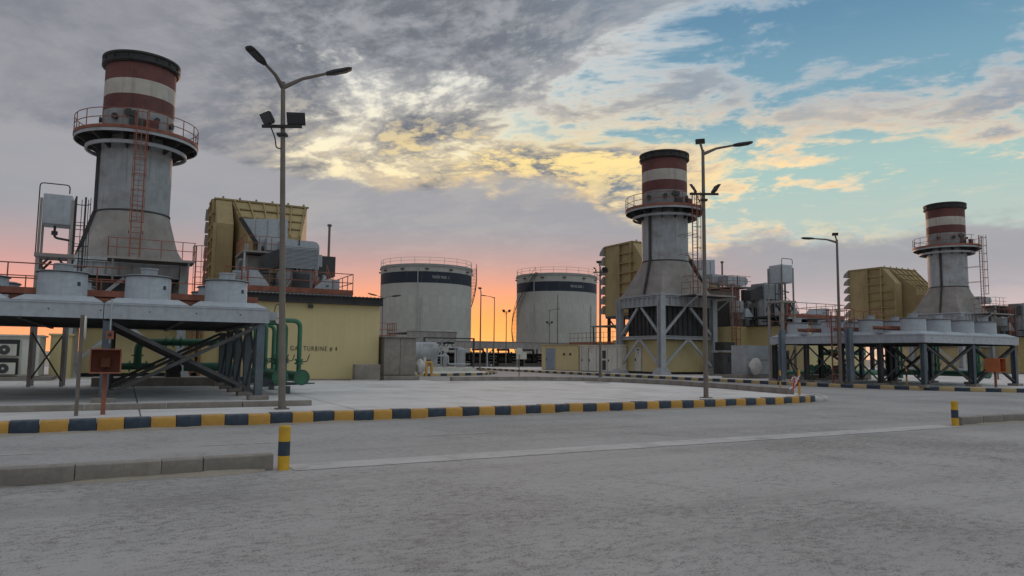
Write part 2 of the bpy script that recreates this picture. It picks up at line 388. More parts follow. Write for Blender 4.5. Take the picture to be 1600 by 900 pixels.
def mesh_of(name, mb, mat, off=(0, 0, 0), bevel=0.0, smooth=True):
    me = bpy.data.meshes.new(name)
    me.from_pydata([(v[0] - off[0], v[1] - off[1], v[2] - off[2]) for v in mb.v], [], mb.f)
    bm = bmesh.new(); bm.from_mesh(me)
    bmesh.ops.recalc_face_normals(bm, faces=bm.faces[:])
    if bevel: bmesh.ops.bevel(bm, geom=bm.edges[:], offset=bevel, segments=2, affect='EDGES', profile=0.5, clamp_overlap=True)
    bm.to_mesh(me); bm.free()
    me.materials.append(M[mat])
    if smooth:
        me.shade_smooth(); me.set_sharp_from_angle(angle=rad(32))
    return me
class T:
    """an object of the scene and the plant point its meshes are measured from"""
    def __init__(s, o, L): s.o = o; s.L = L
def thing(name, label, cat, loc, group=None):
    o = bpy.data.objects.new(name, None); COL.objects.link(o); o.location = loc
    o.empty_display_size = 0.3
    o['label'] = label; o['category'] = cat
    if group: o['group'] = group
    return T(o, Vector(loc))
def part(name, mb, mat, par, bevel=0.0, smooth=True, label=None):
    o = bpy.data.objects.new(name, mesh_of(name, mb, mat, par.L, bevel, smooth)); COL.objects.link(o); o.parent = par.o
    if label: o['label'] = label
    return T(o, par.L)
def piece(name, mesh, par, loc, rotz=0.0, scale=None):
    """a repeated piece that shares its mesh; loc in plant coordinates"""
    o = bpy.data.objects.new(name, mesh); COL.objects.link(o); o.parent = par.o
    o.location = Vector(loc) - par.L; o.rotation_euler = (0, 0, rotz)
    if scale: o.scale = scale
    return T(o, Vector(loc))
def structure(name, mb, mat, smooth=False):
    o = bpy.data.objects.new(name, mesh_of(name, mb, mat, (0, 0, 0), 0, smooth)); COL.objects.link(o); o['kind'] = 'structure'
    return T(o, Vector((0, 0, 0)))
def solid(name, mb, mat, label, cat, loc, group=None, bevel=0.0):
    o = bpy.data.objects.new(name, mesh_of(name, mb, mat, loc, bevel)); COL.objects.link(o); o.location = loc
    o['label'] = label; o['category'] = cat
    if group: o['group'] = group
    return T(o, Vector(loc))
def copy_tree(o, parent=None):
    c = o.copy(); COL.objects.link(c); c.parent = parent
    for ch in o.children: copy_tree(ch, c)
    return c
def copy_thing(t, du, label, dv=0.0):
    c = copy_tree(t.o); c.location.x += du; c.location.y += dv; c['label'] = label
    return T(c, t.L + Vector((du, dv, 0)))

def handrail(par, pts, z, mat='orange', h=1.05, gap=1.4, r=0.022, closed=False, toe=True):
    """top and middle rail and toe board as one part, every post a sub-part"""
    P3 = [Vector((p[0], p[1], z)) for p in pts]
    mb = MB()
    for k in (h, h * 0.52): mb.tube([p + Vector((0, 0, k)) for p in P3], r, 6, closed)
    segs = list(zip(P3, P3[1:])) + ([(P3[-1], P3[0])] if closed else [])
    if toe:
        for a, b in segs: mb.beam(a + Vector((0, 0, 0.07)), b + Vector((0, 0, 0.07)), 0.012, 0.12)
    rail = part('handrail', mb, mat, par)
    key = 'rail_post_%s_%.2f' % (mat, h)
    me = MESH.get(key)
    if me is None:
        me = MESH[key] = mesh_of('rail_post', MB().cyl((0, 0, 0), (0, 0, h), r * 1.1, 6), mat)
    total = 0.0; nxt = 0.0
    for a, b in segs:
        L = (b - a).length
        while nxt <= total + L + 1e-6:
            piece('post', me, T(rail.o, par.L), a + (b - a) * ((nxt - total) / max(L, 1e-6))); nxt += gap
        total += L
    return rail
MESH = {}
def ladder(par, x, y, z0, z1, face, mat='orange', w=0.5, cage=True, name='ladder'):
    """rungs across the direction 'face' (unit vector pointing to the climber)"""
    f = Vector((face[0], face[1], 0)); a = Vector((-f.y, f.x, 0)) * (w / 2); c = Vector((x, y, 0))
    mb = MB()
    for k in (-1, 1): mb.beam(c + a * k + Vector((0, 0, z0)), c + a * k + Vector((0, 0, z1 + 1.0)), 0.075, 0.06)
    if cage:
        for t in range(5):
            an = math.pi * (t / 4.0); q = c + a.normalized() * (0.37 * math.cos(an)) + f * (0.08 + 0.62 * math.sin(an))
            mb.beam(q + Vector((0, 0, z0 + 2.2)), q + Vector((0, 0, z1 + 1.0)), 0.03, 0.02)
    ld = part(name, mb, mat, par)
    ang = math.atan2(a.y, a.x)
    key = 'rung%s%.2f' % (mat, w)
    if key not in MESH: MESH[key] = mesh_of('rung', MB().cyl((-w / 2, 0, 0), (w / 2, 0, 0), 0.016, 6), mat)
    z = z0 + 0.3
    while z < z1 + 0.1: piece('rung', MESH[key], ld, (x, y, z), ang); z += 0.32
    if cage:
        key = 'hoop' + mat
        if key not in MESH:
            pts = [(0.37 * math.cos(math.pi * t / 10), -0.08 - 0.62 * math.sin(math.pi * t / 10), 0) for t in range(11)]
            MESH[key] = mesh_of('cage_hoop', MB().tube(pts, 0.022, 5), mat)
        z = z0 + 2.2
        while z <= z1 + 1.05: piece('cage_hoop', MESH[key], ld, (x, y, z), math.atan2(f.y, f.x) + math.pi / 2); z += 0.95
    return ld
def text_mesh(name, body, size, mat, depth=0.006):
    cu = bpy.data.curves.new(name, 'FONT'); cu.body = body; cu.size = size; cu.extrude = depth; cu.align_x = 'CENTER'; cu.align_y = 'CENTER'
    cu.space_character = 1.25; cu.resolution_u = 3
    o = bpy.data.objects.new(name, cu); COL.objects.link(o)
    dg = bpy.context.evaluated_depsgraph_get(); dg.update()
    me = bpy.data.meshes.new_from_object(o.evaluated_get(dg)); bpy.data.objects.remove(o); bpy.data.curves.remove(cu)
    me.materials.clear(); me.materials.append(M[mat]); me.name = name
    return me

# ------------------------------------------------------------------ setting: ground, road, kerbs, paved plots
structure('ground', MB().add([(-6000, -6000, -0.03), (6000, -6000, -0.03), (6000, 9000, -0.03), (-6000, 9000, -0.03)], [(0, 1, 2, 3)]), 'sand')
structure('forecourt', MB().add([(-60, -40, 0), (160, -40, 0), (160, 10.62, 0), (-60, 10.62, 0)], [(0, 1, 2, 3)]), 'forecourt')
structure('road', MB().add([(-60, 10.62, 0), (160, 10.62, 0), (160, 120, 0), (-60, 120, 0)], [(0, 1, 2, 3)]), 'road')
structure('pavement_strip', MB().add([(2.2 + 16.4 * i / 40, 10.62 + .22 * i / 40 + random.uniform(-.025, .025), 0.006) for i in range(41)] + [(18.6 - 16.4 * i / 40, 11.46 - .22 * i / 40 + random.uniform(-.025, .025), 0.006) for i in range(41)], [tuple((i, i + 1, 80 - i, 81 - i)) for i in range(40)]), 'strip')
lm = bpy.data.objects.new('road_marking', None); COL.objects.link(lm); lm['kind'] = 'structure'
lmT = T(lm, Vector((0, 0, 0)))
def dash(x0, x1, y, w=0.1, dy=0.0):
    part('painted_dash', MB().add([(x0, y, 0.005), (x1, y + dy, 0.005), (x1, y + w + dy, 0.005), (x0, y + w, 0.005)], [(0, 1, 2, 3)]), 'mark', lmT)
for k in range(-3, 14):
    if k in (3, 6): continue
    dash(1.25 + k * 4.1, 3.0 + k * 4.1, 14.05 + 0.035 * k)
dash(23.4, 26.6, 16.6, 0.12, -1.0); dash(29.5, 31.0, 19.0, 0.12, 0.4)

def slabs(name, poly, z0, z1, step, origin, mat='slab', jx=0.02):
    """paving bays cut from a convex outline, each bay its own piece with an open joint"""
    root = bpy.data.objects.new(name, None); COL.objects.link(root); root['kind'] = 'structure'
    R = T(root, Vector((0, 0, 0)))
    part('bedding', MB().prism(poly, 'z', z0 - 0.1, z1 - 0.03), 'concrete', R, smooth=False)
    def clip(pg, a, b):
        out = []; nx, ny = -(b[1] - a[1]), b[0] - a[0]
        for i in range(len(pg)):
            p, q = pg[i], pg[(i + 1) % len(pg)]
            dp = (p[0] - a[0]) * nx + (p[1] - a[1]) * ny; dq = (q[0] - a[0]) * nx + (q[1] - a[1]) * ny
            if dp >= 0: out.append(p)
            if (dp >= 0) != (dq >= 0):
                t = dp / (dp - dq); out.append((p[0] + (q[0] - p[0]) * t, p[1] + (q[1] - p[1]) * t))
        return out
    x0, x1 = min(p[0] for p in poly), max(p[0] for p in poly); y0, y1 = min(p[1] for p in poly), max(p[1] for p in poly)
    i0, i1 = math.floor((x0 - origin[0]) / step[0]), math.ceil((x1 - origin[0]) / step[0])
    j0, j1 = math.floor((y0 - origin[1]) / step[1]), math.ceil((y1 - origin[1]) / step[1])
    for i in range(i0, i1):
        for j in range(j0, j1):
            xa, ya = origin[0] + i * step[0], origin[1] + j * step[1]
            pg = [(xa + jx, ya + jx), (xa + step[0] - jx, ya + jx), (xa + step[0] - jx, ya + step[1] - jx), (xa + jx, ya + step[1] - jx)]
            for k in range(len(poly)):
                pg = clip(pg, poly[k], poly[(k + 1) % len(poly)])
                if len(pg) < 3: break
            if len(pg) >= 3:
                area = abs(sum(pg[a][0] * pg[(a + 1) % len(pg)][1] - pg[(a + 1) % len(pg)][0] * pg[a][1] for a in range(len(pg)))) / 2
                if area > 0.02: part('slab', MB().prism(pg, 'z', z1 - 0.028, z1 + random.uniform(-0.002, 0.002)), mat, R, smooth=False)
    return R
def arc(cx, cy, r, a0, a1, n=10):
    return [(cx + r * math.cos(rad(a0 + (a1 - a0) * i / n)), cy + r * math.sin(rad(a0 + (a1 - a0) * i / n))) for i in range(n + 1)]
# plot of the near turbine, its rounded corner to the side road, and the plots beyond
PLOT_A = [(-24, 16.46), (20.8, 18.91), (22.3, 19.06), (23.5, 19.4), (24.3, 20.0), (24.75, 20.9), (25.8, 26.0), (26.4, 30.5), (26.0, 34.5), (24.6, 37.2), (22.0, 38.7), (18.0, 39.0), (-24, 39.0)]
slabs('pavement_near_plot', PLOT_A, 0.0, 0.16, (5.2, 2.7), (0.4, 17.9))
slabs('pavement_turbine_plot', [(-24, 39.02), (15.8, 39.02), (15.8, 49.5), (-24, 49.5)], 0.0, 0.16, (5.0, 5.2), (0.8, 39.02))
C2 = arc(50.5, 32.0, 13.6, 180, 270, 12)
PLOT_C = C2 + [(135, 18.4), (135, 84), (36.9, 84)]
slabs('pavement_far_plot', PLOT_C, 0.0, 0.16, (6.0, 5.5), (37.0, 18.4))
PLOT_D = [(-24, 53.0), (22.0, 53.4), (26.5, 55.5), (29.8, 59.5), (31.0, 64.0), (31.0, 84), (-24, 84)]
slabs('pavement_back_plot', PLOT_D, 0.0, 0.14, (6.0, 6.0), (-24, 53.0))

def kerb_line(name, pts, L, meshes, z=0.0, first=0):
    """kerb stones laid end to end along a line, faces on its right-hand side"""
    root = bpy.data.objects.new(name, None); COL.objects.link(root); root['kind'] = 'structure'
    R = T(root, Vector((0, 0, 0)))
    pts = [Vector((p[0], p[1], 0)) for p in pts]; seg = []; acc = 0
    for a, b in zip(pts, pts[1:]): seg.append((acc, a, b)); acc += (b - a).length
    def at(s):
        for s0, a, b in reversed(seg):
            if s >= s0 - 1e-6:
                return a + (b - a) * ((s - s0) / (b - a).length)
    n = int(acc / L)
    for i in range(n):
        p, q = at(i * L), at(min((i + 1) * L, acc)); d = q - p
        if d.length < 0.5 * L: continue
        st = piece('kerb_stone', meshes[(i + first) % len(meshes)], R, ((p.x + q.x) / 2, (p.y + q.y) / 2, z + random.uniform(-0.012, 0.008)), math.atan2(d.y, d.x) + random.uniform(-0.014, 0.014))
    return R
def kerb_mesh(key, L, w, h, mat, bev=0.035):
    return mesh_of(key, MB().prism([(0, 0), (0.0, h - bev), (bev * 0.8, h), (w, h), (w, 0)], 'x', -L / 2 + 0.006, L / 2 - 0.006), mat, bevel=0.008)
ky, kn = kerb_mesh('kerb_yellow', 0.5, 0.26, 0.27, 'kyellow'), kerb_mesh('kerb_navy', 0.5, 0.26, 0.27, 'knavy')
kerb_line('kerb_near_plot', [(-23.9, 16.13), (20.8, 18.56), (22.2, 18.78), (23.5, 19.25)], 0.5, (ky, kn), first=1)
kp = kerb_mesh('kerb_plain', 0.45, 0.24, 0.16, 'strip', 0.06)
kerb_line('kerb_plain_corner', [(23.5, 19.25), (24.6, 19.62), (25.4, 20.2), (26.3, 21.3), (27.0, 22.6), (27.4, 24.5), (27.6, 27.0), (27.7, 31.0)], 0.45, (kp,))
structure('pavement_corner', MB().prism([(23.7, 19.5), (24.5, 19.84), (25.25, 20.4), (26.1, 21.42), (26.75, 22.7), (27.14, 24.55), (27.34, 27.0), (27.44, 31.0), (26.6, 31.0), (26.3, 27.0), (25.2, 22.0), (24.6, 20.6)], 'z', 0.02, 0.13), 'strip')
kb = kerb_mesh('kerb_brown', 0.95, 0.32, 0.40, 'concrete', 0.02)
kerb_line('kerb_side_road', [(25.05, 21.6), (26.05, 26.0), (26.6, 30.5), (26.2, 34.6), (24.8, 37.4), (22.1, 38.95), (18.0, 39.25), (16.4, 39.25)], 0.95, (kb,))
ky2, kn2 = kerb_mesh('kerb_yellow_far', 0.72, 0.26, 0.22, 'kfaded'), kerb_mesh('kerb_navy_far', 0.72, 0.26, 0.22, 'knavy')
kerb_line('kerb_far_plot', [(36.6, 84), (36.6, 32.0)] + arc(50.5, 32.0, 13.9, 180, 270, 16) + [(90, 18.1)], 0.72, (ky2, kn2))
kerb_line('kerb_back_plot', [(15.5, 52.7), (22.0, 53.1), (26.8, 55.2), (30.1, 59.3), (31.3, 64.0), (31.3, 84)], 0.72, (ky2, kn2))
# plain foreground kerbs either side of the entrance
fk = [kerb_mesh('kerb_plain_long', L, 0.22, 0.215, 'concrete', 0.02) for L in (0.93, 0.52, 0.98)]
fr = bpy.data.objects.new('kerb_forecourt', None); COL.objects.link(fr); fr['kind'] = 'structure'; FR = T(fr, Vector((0, 0, 0)))
x = 1.95
for i in range(14):
    L = (0.93, 0.52, 0.98)[i % 3]; piece('kerb_stone', fk[i % 3], FR, (x - L / 2, 10.82 - 0.012 * i, random.uniform(-0.012, 0.008)), random.uniform(-0.012, 0.012)); x -= L
x = 18.95
for i in range(16):
    L = (0.98, 0.93, 0.52)[i % 3]; piece('kerb_stone', fk[(2, 0, 1)[i % 3]], FR, (x + L / 2, 11.1, random.uniform(-0.012, 0.008)), random.uniform(-0.01, 0.01)); x += L
# low concrete edge in front of the near cooler
pe = bpy.data.objects.new('edging', None); COL.objects.link(pe); pe['kind'] = 'structure'; PE = T(pe, Vector((0, 0, 0)))
for i in range(10): part('edging_block', MB().box(4.85 - 1.9 * (i + 1) + 0.01, 4.85 - 1.9 * i - 0.01, 21.35, 21.6, 0.1, 0.31), 'concrete', PE, bevel=0.01)

# ------------------------------------------------------------------ bollards
def bollard(x, y, label):
    t = thing('bollard', label, 'bollard', (x, y, 0), 'striped bollards at the entrance')
    part('yellow_band', MB().lathe((x, y, 0), [(0, 0), (0.082, 0), (0.083, 0.2)], 20), 'yellow', t)
    part('dark_band', MB().lathe((x, y, 0), [(0.083, 0.2), (0.0832, 0.4)], 20), 'knavy', t)
    part('yellow_band', MB().lathe((x, y, 0), [(0.083, 0.4), (0.082, 0.605), (0.07, 0.62), (0, 0.628)], 20), 'yellow', t)
bollard(2.08, 10.80, 'yellow and navy banded bollard at the end of the left foreground kerb')
bollard(18.70, 11.12, 'yellow and black banded bollard at the end of the right foreground kerb')

# wind-blown sand lying along the foot of the kerbs
def sand_line(pts, name):
    vs, fs = [], []; P_ = [Vector((p[0], p[1], 0)) for p in pts]; row = 0; ph = random.uniform(0, 9)
    for a, b in zip(P_, P_[1:]):
        n = max(2, int((b - a).length / .12)); d = (b - a).normalized(); s_ = Vector((d.y, -d.x, 0))
        for i in range(n):
            p = a + (b - a) * (i / n); t_ = p.x * 1.0 + p.y
            w = .10 + .06 * math.sin(t_ * 1.7 + ph) + .05 * math.sin(t_ * 4.3) + random.uniform(0, .05)
            w = max(.03, w); q = p + s_ * w
            vs += [(p.x, p.y, .012 + w * .16), ((p.x + q.x) / 2, (p.y + q.y) / 2, .008 + w * .05), (q.x, q.y, .002)]; row += 1
    for i in range(row - 1):
        k = i * 3; fs += [(k, k + 1, k + 4, k + 3), (k + 1, k + 2, k + 5, k + 4)]
    o = bpy.data.objects.new(name, mesh_of(name, MB().add(vs, fs), 'sand')); COL.objects.link(o); o['kind'] = 'stuff'
    o['label'] = 'pale wind blown sand along the kerb foot'; o['category'] = 'sand'
sand_line([(-23.9, 16.13), (20.8, 18.56), (22.2, 18.78), (23.5, 19.25)], 'drifted_sand')
sand_line([(-12, 10.82), (1.95, 10.82)], 'drifted_sand')
sand_line([(18.95, 11.1), (32, 11.1)], 'drifted_sand')

# ------------------------------------------------------------------ exhaust stacks (three alike, 44 m apart)
SV = 52.4
def circ(cx, cy, z, r, n): return [(cx + r * math.cos(2 * math.pi * i / n), cy + r * math.sin(2 * math.pi * i / n), z) for i in range(n)]
def sqring(cx, cy, z, h, n, e=0.0):
    """square of half width h sampled at the same angles as a circle"""
    out = []
    for i in range(n):
        a = 2 * math.pi * i / n; c, s_ = math.cos(a), math.sin(a); k = h / max(abs(c), abs(s_))
        k = k * (1 - e) + h * e
        out.append((cx + c * k, cy + s_ * k, z))
    return out
def make_stack():
    t = thing('exhaust_stack', 'tallest looking banded exhaust stack, nearest to the camera at far left', 'stack', (0, SV, 7.2), 'red and white banded exhaust stacks')
    R = 2.12; N = 48; c = (0, SV)
    rings = []
    for k in range(9):
        q = k / 8; z = 7.25 + 3.2 * q; r = 2.95 + (R - 2.95) * (q ** 0.95)
        rings.append([tuple(a * (1 - q) + b * q for a, b in zip(p1, p2)) for p1, p2 in zip(sqring(0, SV, z, r, N), circ(0, SV, z, r, N))])
    part('transition', MB().loft(rings, cap=False), 'cone', t)
    part('base_flange', MB().box(-3.05, 3.05, SV - 3.05, SV + 3.05, 7.1, 7.26), 'lsteel', t)
    barrel = part('barrel', MB().lathe((0, SV, 0), [(R, 10.45), (R, 15.0)], N), 'grey', t)
    part('joint_ring', MB().lathe((0, SV, 0), [(R - .02, 10.38), (R + .06, 10.40), (R + .06, 10.49), (R - .02, 10.51)], N), 'dsteel', barrel)
    part('weld_band', MB().lathe((0, SV, 0), [(R, 12.6), (R + .012, 12.61), (R + .012, 12.66), (R, 12.67)], N), 'grey', barrel)
    col = part('silencer_collar', MB().lathe((0, SV, 0), [(R - .03, 15.0), (R - .03, 16.95)], N), 'collar', t)
    part('red_band', MB().lathe((0, SV, 0), [(R - .03, 16.95), (R - .03, 17.9)], N), 'red', t)
    part('white_band', MB().lathe((0, SV, 0), [(R - .03, 17.9), (R - .03, 18.9)], N), 'white', t)
    part('red_band', MB().lathe((0, SV, 0), [(R - .03, 18.9), (R - .03, 19.98)], N), 'red', t)
    rim = part('rim', MB().lathe((0, SV, 0), [(R - .04, 19.95), (R + .10, 19.97), (R + .20, 20.06), (R + .20, 20.16), (R + .10, 20.2), (R + .11, 20.44), (R + .2, 20.5), (R + .2, 20.62), (R + .05, 20.68), (R - .25, 20.62), (R - .3, 19.8), (R - .3, 17.0), (0, 17.0)], N), 'dark', t)
    rl = MESH.setdefault('rim_lug', mesh_of('rim_lug', MB().box(-.03, .16, -.03, .03, 0, .22), 'dark'))
    for i in range(16):
        a = 2 * math.pi * i / 16; piece('rim_lug', rl, rim, (math.cos(a) * (R + .03), SV + math.sin(a) * (R + .03), 20.18), a)
    # round inspection ports and the red junction box on the collar
    for a, z, r in ((-128, 16.35, .17), (-106, 16.6, .2), (-97, 16.55, .17), (-30, 16.35, .17), (-170, 16.35, .17), (-62, 16.4, .13)):
        d = Vector((math.cos(rad(a)), math.sin(rad(a)), 0)); p = Vector((0, SV, z))
        part('inspection_port', MB().cyl(p + d * (R - .1), p + d * (R + .1), r, 14).cyl(p + d * (R + .1), p + d * (R + .15), r * 1.25, 14), 'dsteel', col)
    a = rad(-74); d = Vector((math.cos(a), math.sin(a), 0)); e = Vector((-d.y, d.x, 0)); p = Vector((0, SV, 15.75)) + d * (R + .5)
    part('junction_box', MB().beam(p - e * .38, p + e * .38, .35, .7), 'red', col)
    part('louvre_panel', MB().beam(Vector((0, SV, 15.9)) + Vector((-.55, -R - .05, 0)), Vector((0, SV, 15.9)) + Vector((.35, -R - .05, 0)), .06, .8), 'dsteel', col)
    # vertical cable duct down the west side
    a = rad(-167); d = Vector((math.cos(a), math.sin(a), 0)); p = Vector((0, SV, 0)) + d * (R + .1)
    part('cable_duct', MB().beam(p + Vector((0, 0, 14.8)), p + Vector((0, 0, 10.4)), .16, .22).beam(p + Vector((0, 0, 10.4)), p + d * .9 + Vector((0, 0, 7.3)), .16, .22), 'dsteel', t)
    # ring platform
    RO = 3.62
    dk = part('platform', MB().lathe((0, SV, 0), [(R - .05, 15.28), (RO, 15.28), (RO, 15.23), (R - .05, 15.23)], N), 'dsteel', t)
    part('platform_edge', MB().lathe((0, SV, 0), [(RO + .005, 15.2), (RO + .005, 15.4), (RO + .03, 15.4), (RO + .03, 15.2), (RO + .005, 15.2)], N), 'orange', dk)
    part('edge_channel', MB().lathe((0, SV, 0), [(RO - .06, 15.0), (RO - .01, 15.0), (RO - .01, 15.19), (RO - .06, 15.19), (RO - .06, 15.0)], N), 'lsteel', dk)
    part('ring_beam', MB().lathe((0, SV, 0), [(2.85, 14.45), (2.97, 14.45), (2.97, 14.66), (2.85, 14.66), (2.85, 14.45)], N), 'lsteel', dk)
    br = MESH.setdefault('bracket', mesh_of('bracket', MB().prism([(2.08, 14.5), (2.08, 15.22), (3.54, 15.22), (3.54, 15.02), (2.95, 14.68), (2.82, 14.68), (2.2, 14.3)], 'y', -.05, .05), 'dsteel', (0, 0, 0)))
    for i in range(12): piece('bracket', br, dk, (0, SV, 0), 2 * math.pi * (i + .5) / 12)
    pts = [(math.cos(2 * math.pi * i / 48) * (RO - .02), SV + math.sin(2 * math.pi * i / 48) * (RO - .02)) for i in range(48) if not (269 < 7.5 * i < 276)]
    i0 = next(i for i in range(48) if 7.5 * i > 276)
    order = [i % 48 for i in range(i0, i0 + 48) if not (269 < 7.5 * (i % 48) < 276)]
    pts = [(math.cos(rad(7.5 * i)) * (RO - .02), SV + math.sin(rad(7.5 * i)) * (RO - .02)) for i in order]
    handrail(t, pts, 15.28, 'orange', 1.15, 1.18, .026, toe=False)
    ladder(t, .18, SV - RO - .25, 7.2, 15.35, (0, -1), 'orange', .55)
    for z in (8.9, 10.9, 12.7, 14.5):
        for k in (-.2, .56): part('ladder_stay', MB().beam((k, SV - RO - .22, z), (k, SV - R + .02 - (.5 if z < 10 else 0), z), .04, .04), 'orange', t)
    # ribbed exhaust plenum under the transition
    pl = part('exhaust_plenum', MB().box(-2.35, 2.35, SV - 2.35, SV + 2.35, 3.2, 7.0), 'dsteel', t)
    rb = MESH.setdefault('plenum_rib', mesh_of('plenum_rib', MB().box(-.04, .04, -.08, .08, 3.2, 6.98), 'dsteel'))
    for i in range(9):
        q = -2.3 + 4.6 * i / 8
        piece('rib', rb, pl, (q, SV - 2.4, 0)); piece('rib', rb, pl, (-2.4, SV + q, 0), math.pi / 2); piece('rib', rb, pl, (2.4, SV + q, 0), math.pi / 2)
    return t
stack = make_stack()
copy_thing(stack, 44, 'banded exhaust stack standing right of the two storage tanks, behind a tall lamp post')
copy_thing(stack, 88, 'smallest looking banded exhaust stack, farthest away at the right')

def make_frame():
    t = thing('support_frame', 'light grey steel frame carrying the leftmost exhaust stack', 'steel frame', (0, SV, 0.16), 'steel frames under the stacks')
    A = 3.0; y0, y1 = SV - A, SV + A
    for x in (-A, A):
        for y in (y0, y1):
            c = part('column', MB().hbeam((x, y, .3), (x, y, 7.05), .5, .55, .05), 'lsteel', t)
            part('base_plate', MB().loft([[(x - .62, y - .62, .16), (x + .62, y - .62, .16), (x + .62, y + .62, .16), (x - .62, y + .62, .16)],
                                          [(x - .34, y - .34, .8), (x + .34, y - .34, .8), (x + .34, y + .34, .8), (x - .34, y + .34, .8)]]), 'grey', c)
    for (p, q) in (((-A, y0), (A, y0)), ((-A, y1), (A, y1)), ((-A, y0), (-A, y1)), ((A, y0), (A, y1))):
        d = Vector((q[0] - p[0], q[1] - p[1], 0)).normalized()
        P, Q = Vector((p[0], p[1], 0)) + d * .29, Vector((q[0], q[1], 0)) - d * .29
        z = Vector((0, 0, 1))
        b = part('top_beam', MB().hbeam(P + z * 6.6, Q + z * 6.6, .45, .85, .05), 'lsteel', t)
        sm = MESH.setdefault('stiffener', mesh_of('stiffener', MB().box(-.02, .02, -.2, .2, -.37, .37), 'lsteel'))
        for i in range(1, 8): piece('stiffener', sm, b, P + (Q - P) * (i / 8) + z * 6.6, math.atan2(d.y, d.x))
        part('mid_beam', MB().hbeam(P + z * 3.4, Q + z * 3.4, .3, .3, .04), 'lsteel', t)
        Mid = (P + Q) / 2
        for E_ in (P, Q):
            part('brace', MB().beam(Mid + z * 6.1 + (E_ - Mid) * .1, E_ + z * 3.7, .16, .2), 'lsteel', t)
            part('brace', MB().beam(Mid + z * 3.2 + (E_ - Mid) * .06, E_ + z * .9, .16, .2), 'lsteel', t)
        part('gusset', MB().beam(Mid - d * .3 + z * 3.28, Mid + d * .3 + z * 3.28, .1, .5), 'lsteel', t)
    return t
frame = make_frame()
copy_thing(frame, 44, 'light grey steel frame under the middle stack, its brace and base plates in full view')
copy_thing(frame, 88, 'steel frame under the rightmost stack, half hidden behind the cooler')

def make_basebox():
    t = thing('exhaust_enclosure', 'beige panelled enclosure between the columns of the leftmost stack, seen under the cooler', 'enclosure', (-2.5, 50.3, .16), 'beige enclosures under the stacks')
    part('skid', MB().box(-2.4, 3.9, 50.5, 56.9, .16, .36), 'dark', t)
    part('core', MB().box(-2.45, 3.95, 50.35, 57.0, .36, 3.15), 'beige', t)
    part('roof', MB().box(-2.6, 4.1, 50.2, 57.1, 3.15, 3.24), 'ochre', t)
    pm = mesh_of('enclosure_panel_front', MB().box(.004, 1.063, -.015, 0, .38, 3.14), 'beige')
    for i in range(6): piece('wall_panel', pm, t, (-2.45 + 1.0667 * i, 50.35, 0))
    pm = mesh_of('enclosure_panel_side', MB().box(-.015, 0, .004, 1.104, .38, 3.14), 'beige')
    for i in range(6): piece('wall_panel', pm, t, (-2.45, 50.35 + 1.108 * i, 0))
    d = part('door', MB().box(-2.53, -2.47, 52.85, 53.75, .4, 2.55), 'cream', t)
    part('door_frame', MB().box(-2.54, -2.467, 52.76, 52.85, .4, 2.62).box(-2.54, -2.467, 53.75, 53.84, .4, 2.62).box(-2.54, -2.467, 52.85, 53.75, 2.55, 2.62), 'lsteel', d)
    part('handle', MB().box(-2.6, -2.53, 53.6, 53.66, 1.3, 1.55), 'dark', d)
    part('warning_sign', MB().box(-2.538, -2.53, 53.1, 53.45, 1.95, 2.4), 'wtext', d)
    part('warning_symbol', MB().prism([(53.2, 2.0), (53.35, 2.0), (53.275, 2.16)], 'x', -2.542, -2.5375).box(-2.542, -2.5375, 53.12, 53.43, 2.26, 2.38), 'text', d)
    return t
bb = make_basebox()
copy_thing(bb, 44, 'beige panelled enclosure with a pale door and warning sign below the middle stack')
copy_thing(bb, 88, 'beige panelled enclosure below the rightmost stack, behind the cooler braces')

# access platform at the foot of each stack ladder
def make_access():
    t = thing('access_platform', 'rust orange railed access platform at the foot of the leftmost stack ladder', 'platform', (0, 48, 7.0), 'orange access platforms by the stacks')
    part('deck', MB().box(-1.2, 3.4, 47.0, 49.1, 7.0, 7.08), 'dsteel', t)
    part('deck_edge', MB().box(-1.22, 3.42, 46.94, 46.99, 6.98, 7.12), 'cone', t)
    for p in ((-.9, 47.3), (3.1, 47.3)): part('bracket', MB().beam((p[0], 47.05, 6.98), (p[0], 49.0, 5.9), .1, .1), 'lsteel', t)
    handrail(t, [(-1.2, 48.8), (-1.2, 46.96), (3.4, 46.96), (3.4, 48.8)], 7.08, 'orange', 1.1, 1.15, toe=False)
    ladder(t, 3.75, 47.6, .16, 7.1, (0, -1), 'orange', .5)
    return t
ap = make_access()
copy_thing(ap, 44, 'rust orange railed access platform and caged ladder beside the middle stack frame')
copy_thing(ap, 88, 'rust orange access platform at the foot of the rightmost stack ladder')

